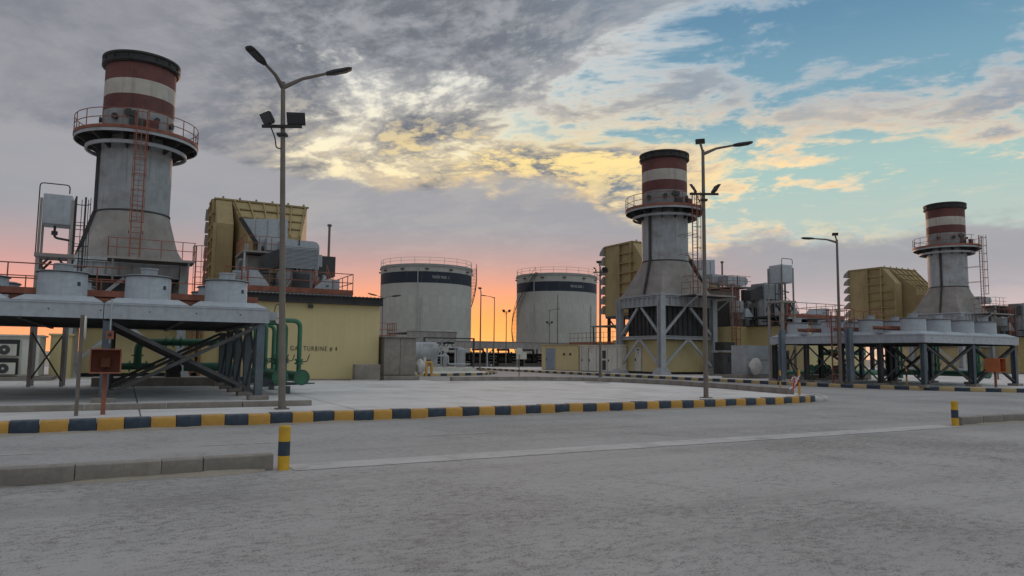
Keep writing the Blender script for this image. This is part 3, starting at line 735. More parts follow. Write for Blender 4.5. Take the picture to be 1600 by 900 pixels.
# ------------------------------------------------------------------ air intake filter houses
def make_house():
    t = thing('filter_house', 'big ochre intake filter house right of the leftmost stack, with sloping ribbed front', 'filter house', (10, 67, .16), 'ochre intake filter houses')
    u0_, u1_, z0, z1 = 6.1, 13.8, 6.4, 14.65
    part('housing', MB().box(u0_, u1_, 67.55, 70.6, z0, z1), 'ochre', t)
    tr = part('transition', MB().prism([(67.55, z0), (67.55, z1), (65.3, z1), (63.3, 12.3), (63.3, z0)], 'x', u0_ + .02, u0_ + 1.3), 'ochre', t)
    # hopper: full face at the back narrowing to the duct
    part('hopper', MB().loft([[(u0_ + 1.31, 67.5, z0 + .03), (u1_ - .02, 67.5, z0 + .03), (u1_ - .02, 67.5, z1 - .02), (u0_ + 1.31, 67.5, z1 - .02)],
                              [(u0_ + 1.31, 65.32, z0 + .03), (u1_ - .02, 65.32, z0 + .03), (u1_ - .02, 65.32, z1 - .02), (u0_ + 1.31, 65.32, z1 - .02)],
                              [(u0_ + 2.2, 61.8, z0 + .03), (u1_ - 1.2, 61.8, z0 + .03), (u1_ - 1.2, 61.8, 11.4), (u0_ + 2.2, 61.8, 11.4)]]), 'ochre', t)
    part('inlet_duct', MB().box(u0_ + 2.2, u1_ - 1.2, 58.5, 61.79, z0 + .05, 10.6), 'ochre', t)
    hr = MESH.setdefault('house_rib_side', mesh_of('rib', MB().box(-.3, 0, 0, 4.25, -.04, .04), 'ochre'))
    for i in range(8):
        z = z0 + .3 + i * 1.13
        if z < 12.2: piece('rib', hr, t, (u0_, 63.3, z))
        else: part('rib', MB().box(u0_ - .3, u0_, 65.35 - (14.65 - z) * .2, 67.55, z - .05, z + .05), 'ochre', t)
    for v in (63.34, 65.4, 67.5): part('post', MB().box(u0_ - .26, u0_ - .01, v - .08, v + .08, z0, 12.3 if v < 64 else z1 - .01), 'ochre', t)
    # ribs running down and across the sloping front
    for i in range(6):
        q = i / 5; xt = u0_ + 1.5 + (u1_ - u0_ - 1.7) * q; xb = u0_ + 2.3 + (u1_ - u0_ - 3.6) * q
        part('slope_rib', MB().beam((xt, 65.26, z1 - .08), (xb, 61.75, 11.42), .1, .3), 'ochre', t)
    for i in range(1, 4):
        q = i / 4; y = 65.3 + (61.8 - 65.3) * q - .06; z = z1 + (11.4 - z1) * q
        part('slope_rib', MB().beam((u0_ + 1.35 + .9 * q, y, z), (u1_ - .05 - 1.2 * q, y, z), .24, .1), 'ochre', t)
    for i in range(4):
        z = 7.2 + i * 1.05; part('front_rib', MB().box(u0_ + 2.25, u1_ - 1.25, 61.62, 61.78, z - .06, z + .06) if z > 10.7 else MB().box(u0_ + 2.25, u1_ - 1.25, 58.36, 58.49, z - .06, z + .06), 'ochre', t)
    part('top_edge', MB().box(u0_ - .1, u1_ + .1, 65.2, 65.42, z1, z1 + .14).box(u0_ - .1, u1_ + .1, 70.4, 70.65, z1, z1 + .14).box(u0_ - .1, u0_ + .12, 65.43, 70.39, z1, z1 + .14), 'ochre', t)
    lug = MESH.setdefault('lifting_lug', mesh_of('lifting_lug', MB().box(-.08, .08, -.05, .05, 0, .2), 'ochre'))
    for i in range(6): piece('lifting_lug', lug, t, (u0_ + .6 + i * 1.35, 65.3, z1 + .12))
    # weather hoods on the far side
    pr = [(0, 0), (0, 1.02)] + [(.8 * math.sin(rad(a)), 1.02 * math.cos(rad(a)) * .82) for a in (25, 45, 65, 85)]
    hm = MESH.setdefault('weather_hood', mesh_of('weather_hood', MB().prism(pr, 'x', -.25, u1_ - u0_ + .2), 'cone'))
    for i in range(7): piece('weather_hood', hm, t, (u0_, 70.62, z0 + .25 + i * 1.17))
    for x in (u0_ + .3, 10, u1_ - .3):
        for y in (63.7, 67.4, 70.2): part('leg', MB().hbeam((x, y, .16), (x, y, z0), .3, .3, .03), 'dsteel', t)
    for y in (63.7, 70.2):
        part('brace', MB().beam((u0_ + .3, y, .6), (10, y, z0 - .3), .12, .12), 'dsteel', t); part('brace', MB().beam((u1_ - .3, y, .6), (10, y, z0 - .3), .12, .12), 'dsteel', t)
    part('brace', MB().beam((u0_ + .3, 63.7, .6), (u0_ + .3, 70.2, z0 - .3), .12, .12).beam((u0_ + .3, 70.2, .6), (u0_ + .3, 63.7, z0 - .3), .12, .12), 'dsteel', t)
    part('floor_beam', MB().box(u0_, u1_, 63.4, 70.5, z0 - .25, z0 - .01), 'dsteel', t)
    return t
house = make_house()
copy_thing(house, 44, 'ochre filter house half hidden behind the middle stack, with round weather hoods')
copy_thing(house, 88, 'ochre intake filter house left of the rightmost stack, small in the distance')

# ------------------------------------------------------------------ turbine buildings with the plant on their roofs
def make_building(num):
    t = thing('turbine_building', 'beige panelled turbine building with black lettering on its long wall, left of the tanks', 'building', (6, 41.4, .16), 'beige turbine buildings')
    H = 4.5
    part('wall_core', MB().prism([(5.9, 41.5), (13.15, 41.5), (13.15, 62), (4.1, 62), (4.1, 47.9), (5.9, 47.9)], 'z', .16, H), 'beige', t)
    pm = MESH.setdefault('bpanel', mesh_of('wall_panel', MB().box(.001, .9115, -.006, 0, .2, H - .02), 'beige'))
    for i in range(8): piece('wall_panel', pm, t, (5.9 + .9125 * i, 41.5, 0))
    pm2 = MESH.setdefault('bpanel2', mesh_of('wall_panel', MB().box(-.02, 0, .004, 1.276, .2, H - .02), 'beige'))
    for i in range(5): piece('wall_panel', pm2, t, (5.9, 41.5 + 1.28 * i, 0))
    for i in range(11): piece('wall_panel', pm2, t, (4.1, 47.9 + 1.28 * i, 0))
    pm3 = MESH.setdefault('bpanel3', mesh_of('wall_panel', MB().box(.006, .89, -.06, 0, .2, H - .02), 'beige'))
    for i in range(2): piece('wall_panel', pm3, t, (4.1 + .9 * i, 47.9, 0))
    part('plinth', MB().box(5.75, 13.3, 41.36, 41.52, .12, .24).box(5.7, 5.82, 41.4, 47.8, .12, .24), 'concrete', t)
    rf = part('roof', MB().box(5.6, 13.3, 41.15, 62.1, H, H + .1), 'dark', t)
    part('eaves_beam', MB().box(5.6, 13.3, 41.2, 41.32, H + .1, H + .4), 'dark', rf)
    cm = MESH.setdefault('corr', mesh_of('roof_rib', MB().prism([(-.1, 0), (-.05, .07), (.05, .07), (.1, 0)], 'y', 0, 5.2), 'dark'))
    for i in range(34): piece('roof_rib', cm, rf, (5.75 + i * .225, 41.0, H + .4))
    lt = part('light_fitting', MB().box(9.0, 9.25, 41.3, 41.42, H - .28, H - .08), 'dsteel', t)
    return t
bld = make_building(4)
tm = text_mesh('lettering', 'GAS TURBINE # 4', 0.36, 'text')
tw = max(v.co.x for v in tm.vertices) - min(v.co.x for v in tm.vertices)
to = bpy.data.objects.new('lettering', tm); COL.objects.link(to); to.parent = bld.o; to['kind'] = 'stuff'
to.rotation_euler = (rad(90), 0, 0); to.location = Vector((9.42, 41.484, 1.93)) - bld.L; to.scale = (2.62 / tw, 1, 1)
def copy_building(du, label):
    c = bld.o.copy(); COL.objects.link(c); c.location.x += du; c['label'] = label
    for ch in bld.o.children:
        if not ch.name.startswith('lettering'): copy_tree(ch, c)
copy_building(44, 'beige turbine building behind the left end of the right cooler')
copy_building(88, 'beige turbine building at the right edge of the picture, behind the orange box')

def make_plant():
    """grey machinery and railed walkway standing on the roof of a turbine building"""
    t = thing('roof_walkway', 'rust orange railed walkway over the roof edge of the lettered turbine building', 'walkway', (6, 43, 4.6), 'orange railed roof walkways')
    part('deck', MB().box(4.6, 11.75, 42.5, 47.2, 5.18, 5.3), 'dsteel', t)
    part('deck_edge', MB().box(4.6, 11.78, 42.40, 42.49, 5.14, 5.44).box(11.76, 11.85, 42.5, 47.2, 5.14, 5.44), 'orange', t)
    part('deck_channel', MB().box(4.6, 11.78, 42.44, 42.52, 4.98, 5.13), 'lsteel', t)
    for x in (5.2, 7.3, 9.4, 11.5): 
        part('stub_column', MB().box(x - .07, x + .07, 42.7, 42.84, 4.6, 5.17), 'dsteel', t)
        part('stub_column', MB().box(x - .07, x + .07, 46.7, 46.84, 4.6, 5.17), 'dsteel', t)
    handrail(t, [(4.6, 42.45), (11.8, 42.45), (11.8, 47.1)], 5.3, 'orange', 1.1, 1.2, .026)
    # stair with stepped rails at the right end
    for k in range(5):
        part('stair_tread', MB().box(10.9, 11.7, 47.4 + k * .28, 47.66 + k * .28, 5.5 + k * .22, 5.55 + k * .22), 'orange', t)
    for x in (10.85, 11.75):
        rr = MB(); 
        for h in (.15, .62, 1.05): rr.tube([(x, 47.3, 5.35 + h), (x, 48.9, 6.6 + h)], .025, 6)
        for k in range(4): rr.cyl((x, 47.3 + .53 * k, 5.35 + .415 * k), (x, 47.3 + .53 * k, 6.4 + .415 * k), .025, 6)
        part('stair_rail', rr, 'orange', t)
    e = thing('cooling_module', 'grey louvred air cooling module on the roof behind the near lamp post', 'ventilation unit', (10, 49, 4.6), 'grey louvred roof modules')
    part('casing', MB().box(8.75, 11.1, 48.62, 50.3, 7.3, 8.72), 'grey', e)
    part('casing_frame', MB().box(8.7, 11.15, 48.56, 48.61, 8.66, 8.76).box(8.7, 11.15, 48.56, 48.61, 7.26, 7.34).box(8.7, 8.76, 48.56, 48.61, 7.34, 8.66).box(11.09, 11.15, 48.56, 48.61, 7.34, 8.66), 'galv', e)
    sl = MESH.setdefault('slat', mesh_of('louvre_slat', MB().prism([(0, .0), (-.09, -.055), (-.09, -.04), (0, .03)], 'x', 8.78, 11.08), 'galv'))
    for i in range(15): piece('louvre_slat', sl, e, (0, 48.61, 7.42 + i * .085))
    sd_ = MESH.setdefault('side_strip', mesh_of('side_strip', MB().box(-.05, 0, 48.7, 50.2, -.03, .03), 'galv'))
    for i in range(3): piece('side_strip', sd_, e, (8.74, 0, 7.6 + i * .4))
    part('side_duct', MB().loft([[(8.6, 48.8, 7.3), (8.6, 50.2, 7.3), (8.6, 50.2, 8.5), (8.6, 48.8, 8.5)], [(7.5, 49.2, 7.0), (7.5, 50.0, 7.0), (7.5, 50.0, 8.0), (7.5, 49.2, 8.0)]]), 'dsteel', e)
    for x, r in ((9.15, .42), (10.55, .42)):
        part('duct', MB().lathe((x, 49.4, 0), [(r, 4.6), (r, 6.3), (r + .15, 6.7), (r + .15, 7.29)], 16), 'grey', e)
    part('tank', MB().lathe((9.9, 48.0, 0), [(0, 4.6), (.55, 4.6), (.55, 6.8), (.45, 6.95), (0, 7.0)], 20), 'dsteel', e)
    for p in ((8.8, 48.7), (11.05, 48.7), (8.8, 50.2), (11.05, 50.2)): part('leg', MB().box(p[0] - .06, p[0] + .06, p[1] - .06, p[1] + .06, 4.6, 7.28), 'lsteel', e)
    part('brace', MB().beam((8.8, 48.7, 5.4), (9.8, 48.7, 7.2), .08, .08).beam((11.05, 48.7, 5.4), (10.0, 48.7, 7.2), .08, .08), 'lsteel', e)
    part('side_box', MB().box(11.16, 11.42, 48.8, 49.8, 7.5, 8.3), 'lsteel', e)
    g = thing('duct_housing', 'grey duct housing with a dark slanted edge before the near filter house', 'duct', (9, 57, 4.6), 'grey duct housings')
    pg = [(7.35, 11.6), (8.6, 9.75), (10.6, 9.75), (10.6, 12.0), (7.45, 11.75)]
    part('casing', MB().prism(pg, 'y', 57.0, 58.4), 'galv', g)
    for i in range(3): part('panel_seam', MB().box(8.25 + .85 * i, 8.31 + .85 * i, 56.94, 56.99, 10.3, 11.75), 'grey', g)
    part('slanted_rail', MB().beam((7.1, 56.9, 11.75), (8.95, 56.9, 9.0), .3, .26), 'dark', g)
    part('lower_box', MB().box(8.9, 10.9, 55.6, 56.9, 9.3, 10.25), 'galv', g)
    for x, y in ((7.6, 56.6), (8.4, 55.8), (10.4, 56.3)): part('leg', MB().cyl((x, y, 4.6), (x, y, 9.8), .13, 10), 'lsteel', g)
    part('pipe', MB().tube(fillet([(7.0, 55.0, 4.7), (7.0, 55.0, 8.4), (8.2, 55.0, 8.4), (8.2, 55.0, 6.2), (9.2, 55.0, 6.2)], .35), .2, 10), 'grey', g)
    part('pipe', MB().tube(fillet([(8.6, 54.2, 4.7), (8.6, 54.2, 7.4), (7.6, 54.2, 7.4), (7.6, 54.2, 4.7)], .35), .26, 10), 'grey', g)
    part('platform_rail', MB().tube([(6.2, 53.5, 7.2), (8.9, 53.5, 7.2)], .03, 6).tube([(6.2, 53.5, 6.7), (8.9, 53.5, 6.7)], .03, 6), 'orange', g)
    rd = [(9.7, 9.1), (12.0, 9.1)] + [(12.0 + .45 * math.cos(rad(q)), 9.55 + .45 * math.sin(rad(q))) for q in (-60, -30, 0, 30, 60)] + [(12.0, 10.0), (9.7, 10.0)]
    rdp = part('round_ended_duct', MB().prism(rd, 'y', 54.2, 55.6), 'galv', g)
    part('strap', MB().box(10.9, 10.98, 54.15, 54.19, 9.05, 10.04), 'dsteel', rdp)
    h = thing('turbine_hood', 'dark grey machine hood with flat plate roof on the lettered building, behind the railing', 'machine hood', (8, 52, 4.6), 'machine hoods on the turbine buildings')
    part('body', MB().box(6.95, 12.4, 51.4, 57.0, 4.6, 7.15), 'dsteel', h)
    for q in range(6): part('body_panel', MB().box(7.0 + .9 * q, 7.84 + .9 * q, 51.34, 51.39, 4.7, 7.05), 'cone', h)
    part('upper_box', MB().box(7.0, 8.5, 51.6, 54.0, 7.16, 8.3), 'cone', h)
    part('roof_plate', MB().box(6.6, 9.2, 50.6, 54.6, 8.4, 8.52), 'cone', h)
    for q in ((6.7, 50.7), (6.7, 54.5), (9.1, 54.5)): part('post', MB().box(q[0] - .06, q[0] + .06, q[1] - .06, q[1] + .06, 4.6, 8.39), 'lsteel', h)
    lv = part('louvre_frame', MB().box(5.9, 7.0, 49.6, 50.2, 5.9, 7.0), 'grey', h)
    for q in range(8): part('louvre_slat', MB().box(5.95, 6.95, 49.54, 49.59, 6.0 + q * .12, 6.06 + q * .12), 'galv', lv)
    handrail(h, [(6.65, 54.5), (6.65, 50.65), (9.15, 50.65)], 8.52, 'orange', 1.0, .8, toe=False)
    for q in range(7): part('stanchion', MB().box(9.3 + .5 * q, 9.38 + .5 * q, 50.9, 50.98, 4.6, 6.3 + .35 * (q % 3)).beam((9.34 + .5 * q, 50.94, 5.2), (9.84 + .5 * q, 50.94, 6.0), .05, .05), 'dsteel', h)
    part('cable_tray', MB().box(6.9, 12.6, 50.6, 50.85, 6.35, 6.43), 'dsteel', h)
    part('exhaust_box', MB().box(11.2, 13.0, 51.5, 54.0, 7.16, 8.6), 'dsteel', h)
    part('side_prism', MB().prism([(7.05, 5.3), (8.2, 5.3), (7.5, 6.3), (7.05, 6.3)], 'y', 49.4, 50.4), 'galv', h)
    for x_, r_ in ((8.9, .2), (10.9, .26), (11.7, .16)): part('pipe', MB().tube(fillet([(x_, 51.0, 4.7), (x_, 51.0, 6.4), (x_ + .5, 51.0, 6.9), (x_ + .5, 51.5, 7.1)], .3), r_, 10), 'grey', h)
    gc = thing('sloped_cabinet', 'grey cabinet with sloped front on the roof walkway, left of the near lamp post', 'cabinet', (6.4, 44, 5.3), 'sloped cabinets on the roof walkways')
    part('body', MB().prism([(6.0, 5.31), (7.15, 5.31), (7.15, 5.62), (6.5, 6.4), (6.0, 6.4)], 'y', 43.4, 45.0), 'galv', gc)
    part('striped_guard', MB().box(5.93, 5.99, 43.3, 43.5, 5.5, 6.6).box(5.6, 5.66, 43.3, 43.5, 5.5, 6.6), 'orange', gc)
    gd = thing('roof_cabinet', 'pale grey cabinet with cut corner at the right end of the near roof walkway', 'cabinet', (11, 44, 5.3), 'cut corner cabinets on the roof walkways')
    part('body', MB().prism([(10.0, 5.31), (11.3, 5.31), (11.3, 6.15), (10.6, 6.15), (10.0, 5.6)], 'y', 43.6, 45.2), 'galv', gd)
    part('seam', MB().box(10.92, 10.96, 43.56, 43.59, 5.35, 6.1), 'grey', gd)
    part('handle', MB().box(10.5, 10.62, 43.55, 43.59, 5.7, 5.76), 'dark', gd)
    v = thing('vent_pipe', 'slender brown vent pipe with small cap, right of the near roof machinery', 'pipe', (14.55, 60.0, .16), 'slender vent pipes')
    part('pipe', MB().cyl((14.55, 60.0, .16), (14.55, 60.0, 12.3), .1, 10), 'pole', v)
    part('cap', MB().lathe((14.55, 60, 0), [(0, 12.25), (.19, 12.28), (.19, 12.42), (0, 12.5)], 12), 'pole', v)
    part('bracket', MB().beam((13.2, 60, 8.8), (14.5, 60, 8.8), .08, .08), 'pole', v)
    return t, e, g, gc, gd, v, h
LBL2 = ['rust orange roof walkway of the middle turbine building, left of the right cooler', 'grey louvred cooling module left of the right header tank tower',
        'grey duct housing with round elbow, right of the middle stack', 'sloped roof cabinet near the foot of the middle stack ladder', 'cut corner roof cabinet left of the right header tank tower', 'slender vent pipe rising right of the middle stack', 'dark machine hood with plate roof between the middle stack and the right header tank']
LBL3 = ['rust orange roof walkway at the right edge of the picture', 'grey louvred cooling module at the right edge of the picture', 'grey duct housing right of the rightmost stack',
        'sloped roof cabinet right of the rightmost stack', 'cut corner roof cabinet at the right edge of the picture', 'slender vent pipe at the far right behind the roof machinery', 'dark machine hood at the right edge beyond the farthest stack']
for a, l2, l3 in zip(make_plant(), LBL2, LBL3):
    copy_thing(a, 44, l2); copy_thing(a, 88, l3)

# ------------------------------------------------------------------ fin fan coolers
def make_cooler():
    t = thing('fan_cooler', 'large grey fan cooler on steel legs at the left, close to the striped kerb', 'cooler', (-.6, 24.5, .16), 'grey fan coolers on legs')
    X0, X1, Y0, Y1 = -5.3, 4.06, 24.5, 35.3
    px, py = (X1 - X0) / 4, (Y1 - Y0) / 4
    part('tube_bundle', MB().box(X0 + .08, X1 - .08, Y0 + .08, Y1 - .08, 2.74, 3.06), 'void', t)
    jm = mesh_of('joist', MB().box(X0 + .07, X1 - .07, -.035, .035, 2.63, 2.735), 'dsteel')
    for i in range(13): piece('joist', jm, t, (0, Y0 + .5 + i * .82, 0))
    jm2 = mesh_of('long_joist', MB().box(-.05, .05, Y0 + .07, Y1 - .07, 2.56, 2.625), 'dsteel')
    for i in range(5): piece('long_joist', jm2, t, (X0 + .5 + i * 2.1, 0, 0))
    fm = mesh_of('fascia_panel', MB().box(.01, px * 2 - .01, -.02, .03, 2.62, 3.08).box(.01, px * 2 - .01, -.05, -.02, 3.04, 3.09), 'galv')
    fs = mesh_of('fascia_side', MB().box(-.02, .03, .01, py * 2 - .01, 2.62, 3.08).box(-.05, -.02, .01, py * 2 - .01, 3.04, 3.09), 'galv')
    for i in range(2):
        piece('fascia_panel', fm, t, (X0 + i * px * 2, Y0, 0)); piece('fascia_panel', fm, t, (X0 + i * px * 2, Y1 - .02, 0))
        piece('fascia_panel', fs, t, (X0, Y0 + i * py * 2, 0)); piece('fascia_panel', fs, t, (X1, Y0 + i * py * 2, 0))
    bolt = mesh_of('bolt', MB().cyl((0, -.035, 0), (0, -.02, 0), .022, 6), 'dsteel')
    for i in range(7): piece('bolt', bolt, t, (X0 + .7 + i * 1.3, Y0, 2.86))
    part('shadow_gap', MB().box(X0 + .03, X1 - .03, Y0 + .03, Y1 - .03, 3.062, 3.098), 'dsteel', t)  # dark inset strip, painted as the shadow line between fascia and hoods
    hood = mesh_of('hood', MB().loft([[(-px / 2 + .02, -py / 2 + .02, 3.10), (px / 2 - .02, -py / 2 + .02, 3.10), (px / 2 - .02, py / 2 - .02, 3.10), (-px / 2 + .02, py / 2 - .02, 3.10)],
                                      [(-.86, -.82, 3.29), (.86, -.82, 3.29), (.86, .82, 3.29), (-.86, .82, 3.29)]]), 'galv', bevel=.012)
    ring = mesh_of('fan_ring', MB().lathe((0, 0, 0), [(.69, 3.29), (.665, 3.34), (.655, 4.02), (.685, 4.03), (.685, 4.06), (.6, 4.06), (.6, 3.5), (0, 3.5)], 36), 'galv')
    lip = mesh_of('ring_lip', MB().lathe((0, 0, 0), [(.66, 4.005), (.71, 4.01), (.71, 4.035), (.66, 4.04)], 36), 'dsteel')
    hub = mesh_of('hub_cap', MB().lathe((0, 0, 0), [(.24, 3.6), (.24, 4.27), (.27, 4.27), (.27, 4.31), (0, 4.32)], 20), 'galv')
    bl = mesh_of('fan_guard', MB().cyl((-.6, 0, 4.07), (.6, 0, 4.07), .012, 5).cyl((0, -.6, 4.07), (0, .6, 4.07), .012, 5).lathe((0, 0, 4.06), [(.4, 0), (.4, .02), (.415, .02), (.415, 0)], 20), 'dsteel')
    plate = mesh_of('nameplate', MB().box(-.05, .05, -.67, -.645, 3.62, 3.74), 'dsteel')
    for i in range(4):
        for j in range(4):
            x, y = X0 + px * (i + .5), Y0 + py * (j + .5)
            piece('hood', hood, t, (x, y, 0)); f = piece('fan_ring', ring, t, (x, y, 0))
            piece('ring_lip', lip, f, (x, y, 0)); piece('hub_cap', hub, f, (x, y, 0)); piece('fan_guard', bl, f, (x, y, 0)); piece('nameplate', plate, f, (x, y, 0), .75)
            f.o.rotation_euler.z = 0
    # gangways between the fan rows
    for j in range(1, 4):
        y = Y0 + py * j
        part('gangway', MB().box(X0, X1, y - .33, y + .33, 3.46, 3.5).box(X0, X1, y - .38, y - .34, 3.42, 3.62).box(X0, X1, y + .34, y + .38, 3.42, 3.62), 'orange', t)
    handrail(t, [(X0 + .6, Y0 + py * 1.75), (X0 - .1, Y0 + py * 1.75), (X0 - .1, Y0 + py * 2.35), (X0 + .6, Y0 + py * 2.35)], 3.62, 'orange', 1.1, .7, toe=False)
    handrail(t, [(X0 + .2, Y1 + .1), (X1, Y1 + .1)], 3.62, 'orange', 1.1, 1.35, toe=False)
    handrail(t, [(X0 + .2, Y0 + py * 2 + .36), (X0 + px * 2.2, Y0 + py * 2 + .36)], 3.62, 'orange', 1.1, 1.35, toe=False)
    ladder(t, X0 - .35, Y0 + py * 2.0, .16, 3.6, (-1, 0), 'orange', .45, cage=False)
    # legs
    for x in (X0 + .2, -.5, X1 - .2):
        for j in range(5):
            y = Y0 + .2 + j * (Y1 - Y0 - .4) / 4
            if x == -.5 and j in (1, 3): continue
            l = part('leg', MB().hbeam((x, y, .3), (x, y, 2.56), .24, .26, .03), 'leg' if (j == 0 or x > 3) else 'dsteel', t)  # rear legs in darker steel, standing in for the shade under the cooler
            part('foot', MB().box(x - .3, x + .3, y - .3, y + .3, .16, .3), 'concrete', l)
    for j in range(5):
        y = Y0 + .2 + j * (Y1 - Y0 - .4) / 4
        if j in (1, 3): continue
        a, b = (-.38, X1 - .32)
        for k, (za, zb) in enumerate(((2.5, .4), (.4, 2.5))):
            part('brace', MB().beam((a, y - .05 - .12 * k, za), (b, y - .05 - .12 * k, zb), .06, .11).beam((a, y + .05 - .12 * k, za), (b, y + .05 - .12 * k, zb), .06, .11), 'dsteel', t)
    for x in (X0 + .2, X1 - .2):
        for j in range(4):
            ya, yb = Y0 + .2 + j * (Y1 - Y0 - .4) / 4 + .13, Y0 + .2 + (j + 1) * (Y1 - Y0 - .4) / 4 - .13
            part('brace', MB().beam((x - .05, ya, 2.45), (x - .05, yb, .4), .07, .07), 'dsteel', t); part('brace', MB().beam((x + .05, ya, .4), (x + .05, yb, 2.45), .07, .07), 'dsteel', t)
    # header boxes on the east end
    for j in range(4):
        y = Y0 + py * (j + .5)
        part('header_box', MB().box(X1 + .06, X1 + .34, y - 1.0, y + 1.0, 2.75, 3.02), 'lsteel', t)
    return t
cooler = make_cooler()
c2 = copy_thing(cooler, 44, 'grey fan cooler on braced legs at the right, in front of the farthest stack')
for k, (za, zb) in enumerate(((2.5, .4), (.4, 2.5))):
    part('brace', MB().beam((38.98, 24.68 - .12 * k, za), (43.38, 24.68 - .12 * k, zb), .08, .12), 'dsteel', c2)
for y in (29.1, 24.42): 
    if y > 25: part('mast', MB().hbeam((38.62, y, .3), (38.62, y, 3.55), .34, .34, .04), 'mast', c2)
part('mast', MB().hbeam((38.62, 34.2, .3), (38.62, 34.2, 3.55), .34, .34, .04), 'mast', c2)

# ------------------------------------------------------------------ header tanks on towers
def make_header():
    t = thing('header_tank', 'pale header tank on a tall braced tower behind the left cooler', 'water tank', (-2.85, 36.4, .16), 'header tanks on towers')
    x0, x1, y0, y1 = -3.45, -2.3, 35.9, 37.1
    part('tank', MB().box(x0 + .06, x1 - .03, y0 - .02, y1, 7.02, 8.3), 'galv', t, bevel=.03)
    part('drain', MB().tube(fillet([(-2.95, 36.4, 7.0), (-2.95, 36.4, 6.5), (-2.2, 36.4, 6.4)], .15), .05, 8).lathe((-2.95, 36.4, 6.6), [(0, 0), (.12, .02), (.12, .18), (0, .2)], 10), 'dsteel', t)
    for x in (x0, x1):
        for y in (y0, y1):
            part('leg', MB().box(x - .07, x + .07, y - .07, y + .07, .16, 5.6).box(x - .045, x + .045, y - .045, y + .045, 5.6, 8.1), 'cone', t)
            for s_, e in (((1 if x == x0 else -1), 0),):
                part('knee_brace', MB().beam((x, y, 5.05), (x + .4 * s_, y, 5.55), .09, .09), 'dsteel', t)
    part('platform', MB().box(x0 - .12, x1 + .12, y0 - .12, y1 + .12, 5.6, 5.75), 'cone', t)
    part('cross_brace', MB().beam((x0, y0, .4), (x1, y0, 2.4), .06, .06), 'dsteel', t); part('cross_brace', MB().beam((x1, y0 - .07, .4), (x0, y0 - .07, 2.4), .06, .06), 'dsteel', t)
    for z in (3.9,):
        part('cross_brace', MB().beam((x0, y0, z), (x1, y0, z + 1.5), .06, .06), 'dsteel', t); part('cross_brace', MB().beam((x1, y1, z), (x0, y1, z + 1.5), .06, .06), 'dsteel', t)
    part('vent_loop', MB().tube(fillet([(x0 - .08, y0 - .1, 5.75), (x0 - .08, y0 - .1, 8.72), (x1 - .15, y0 - .1, 8.72), (x1 - .15, y0 - .1, 8.35)], .15), .025, 6), 'dsteel', t)
    ladder(t, x1 + .22, y1 - .1, 3.2, 7.5, (0, 1), 'dsteel', .36, cage=True)
    return t
hd = make_header()
copy_thing(hd, 44.1, 'pale header tank on a tall tower at the left end of the right cooler')

# ------------------------------------------------------------------ green cooling water piping
def flange(mb, p, d, r, t=.04, n=16):
    p, d = Vector(p), Vector(d).normalized(); return mb.cyl(p - d * t, p + d * t, r, n)
def make_manifold(du, label, lbl_group='green pipe manifolds beside the coolers'):
    t = thing('pipe_manifold', label, 'pipes', (5.6 + du, 27, .16), lbl_group)
    for k, (u, y0, y1, z) in enumerate(((5.78, 27.3, 34.5, .78), (4.95, 27.0, 34.5, .80))):
        u += du
        mn = part('header', MB().cyl((u, y0, z), (u, y1, z), .2, 20), 'green', t)
        fl = MB(); flange(fl, (u, y0 - .02, z), (0, 1, 0), .29, .035, 20); part('end_flange', fl, 'green', mn)
        bo = MB()
        for i in range(12):
            a = 2 * math.pi * i / 12; bo.cyl((u + .245 * math.cos(a), y0 - .08, z + .245 * math.sin(a)), (u + .245 * math.cos(a), y0 - .05, z + .245 * math.sin(a)), .022, 6)
        part('bolt_ring', bo, 'dsteel', mn)
        for j in range(3):
            y = y0 + .55 + j * 2.7
            r = part('riser', MB().tube(fillet([(u, y, z + .1), (u, y, 2.88), (u - 1.35 + .45 * k, y, 2.88)], .28, 6), .085, 12), 'green', t)
            v = MB(); flange(v, (u, y, 1.28), (0, 0, 1), .16, .03); flange(v, (u, y, 1.42), (0, 0, 1), .16, .03); v.cyl((u, y, 1.28), (u, y, 1.42), .11, 12)
            part('valve', v, 'green', r)
            part('lever', MB().tube(fillet([(u + .1, y, 1.35), (u + .3, y, 1.35), (u + .38, y, 1.62)], .08), .02, 6), 'dsteel', r)
    for y in (27.9, 31.2, 34.0):
        part('support', MB().prism([(4.4 + du, .42), (6.4 + du, .52), (6.4 + du, .56), (4.4 + du, .62)], 'y', y - .06, y + .06).box(5.3 + du, 5.5 + du, y - .08, y + .08, .16, .44), 'leg', t)
    part('gauge', MB().cyl((4.62 + du, 26.0, 2.98), (4.62 + du, 25.92, 2.98), .085, 14).cyl((4.62 + du, 26.0, 2.76), (4.62 + du, 25.92, 2.76), .085, 14), 'cream', t)
    part('gauge_tube', MB().tube(fillet([(4.5 + du, 26.1, 2.9), (4.55 + du, 26.1, 3.35), (4.75 + du, 26.1, 3.35), (4.75 + du, 26.1, 2.9)], .08), .014, 6), 'dsteel', t)
    return t
make_manifold(0, 'green pipe manifold with bolted end flange and lever valves beside the left cooler')
make_manifold(44, 'green pipe manifold at the far right end of the right cooler')
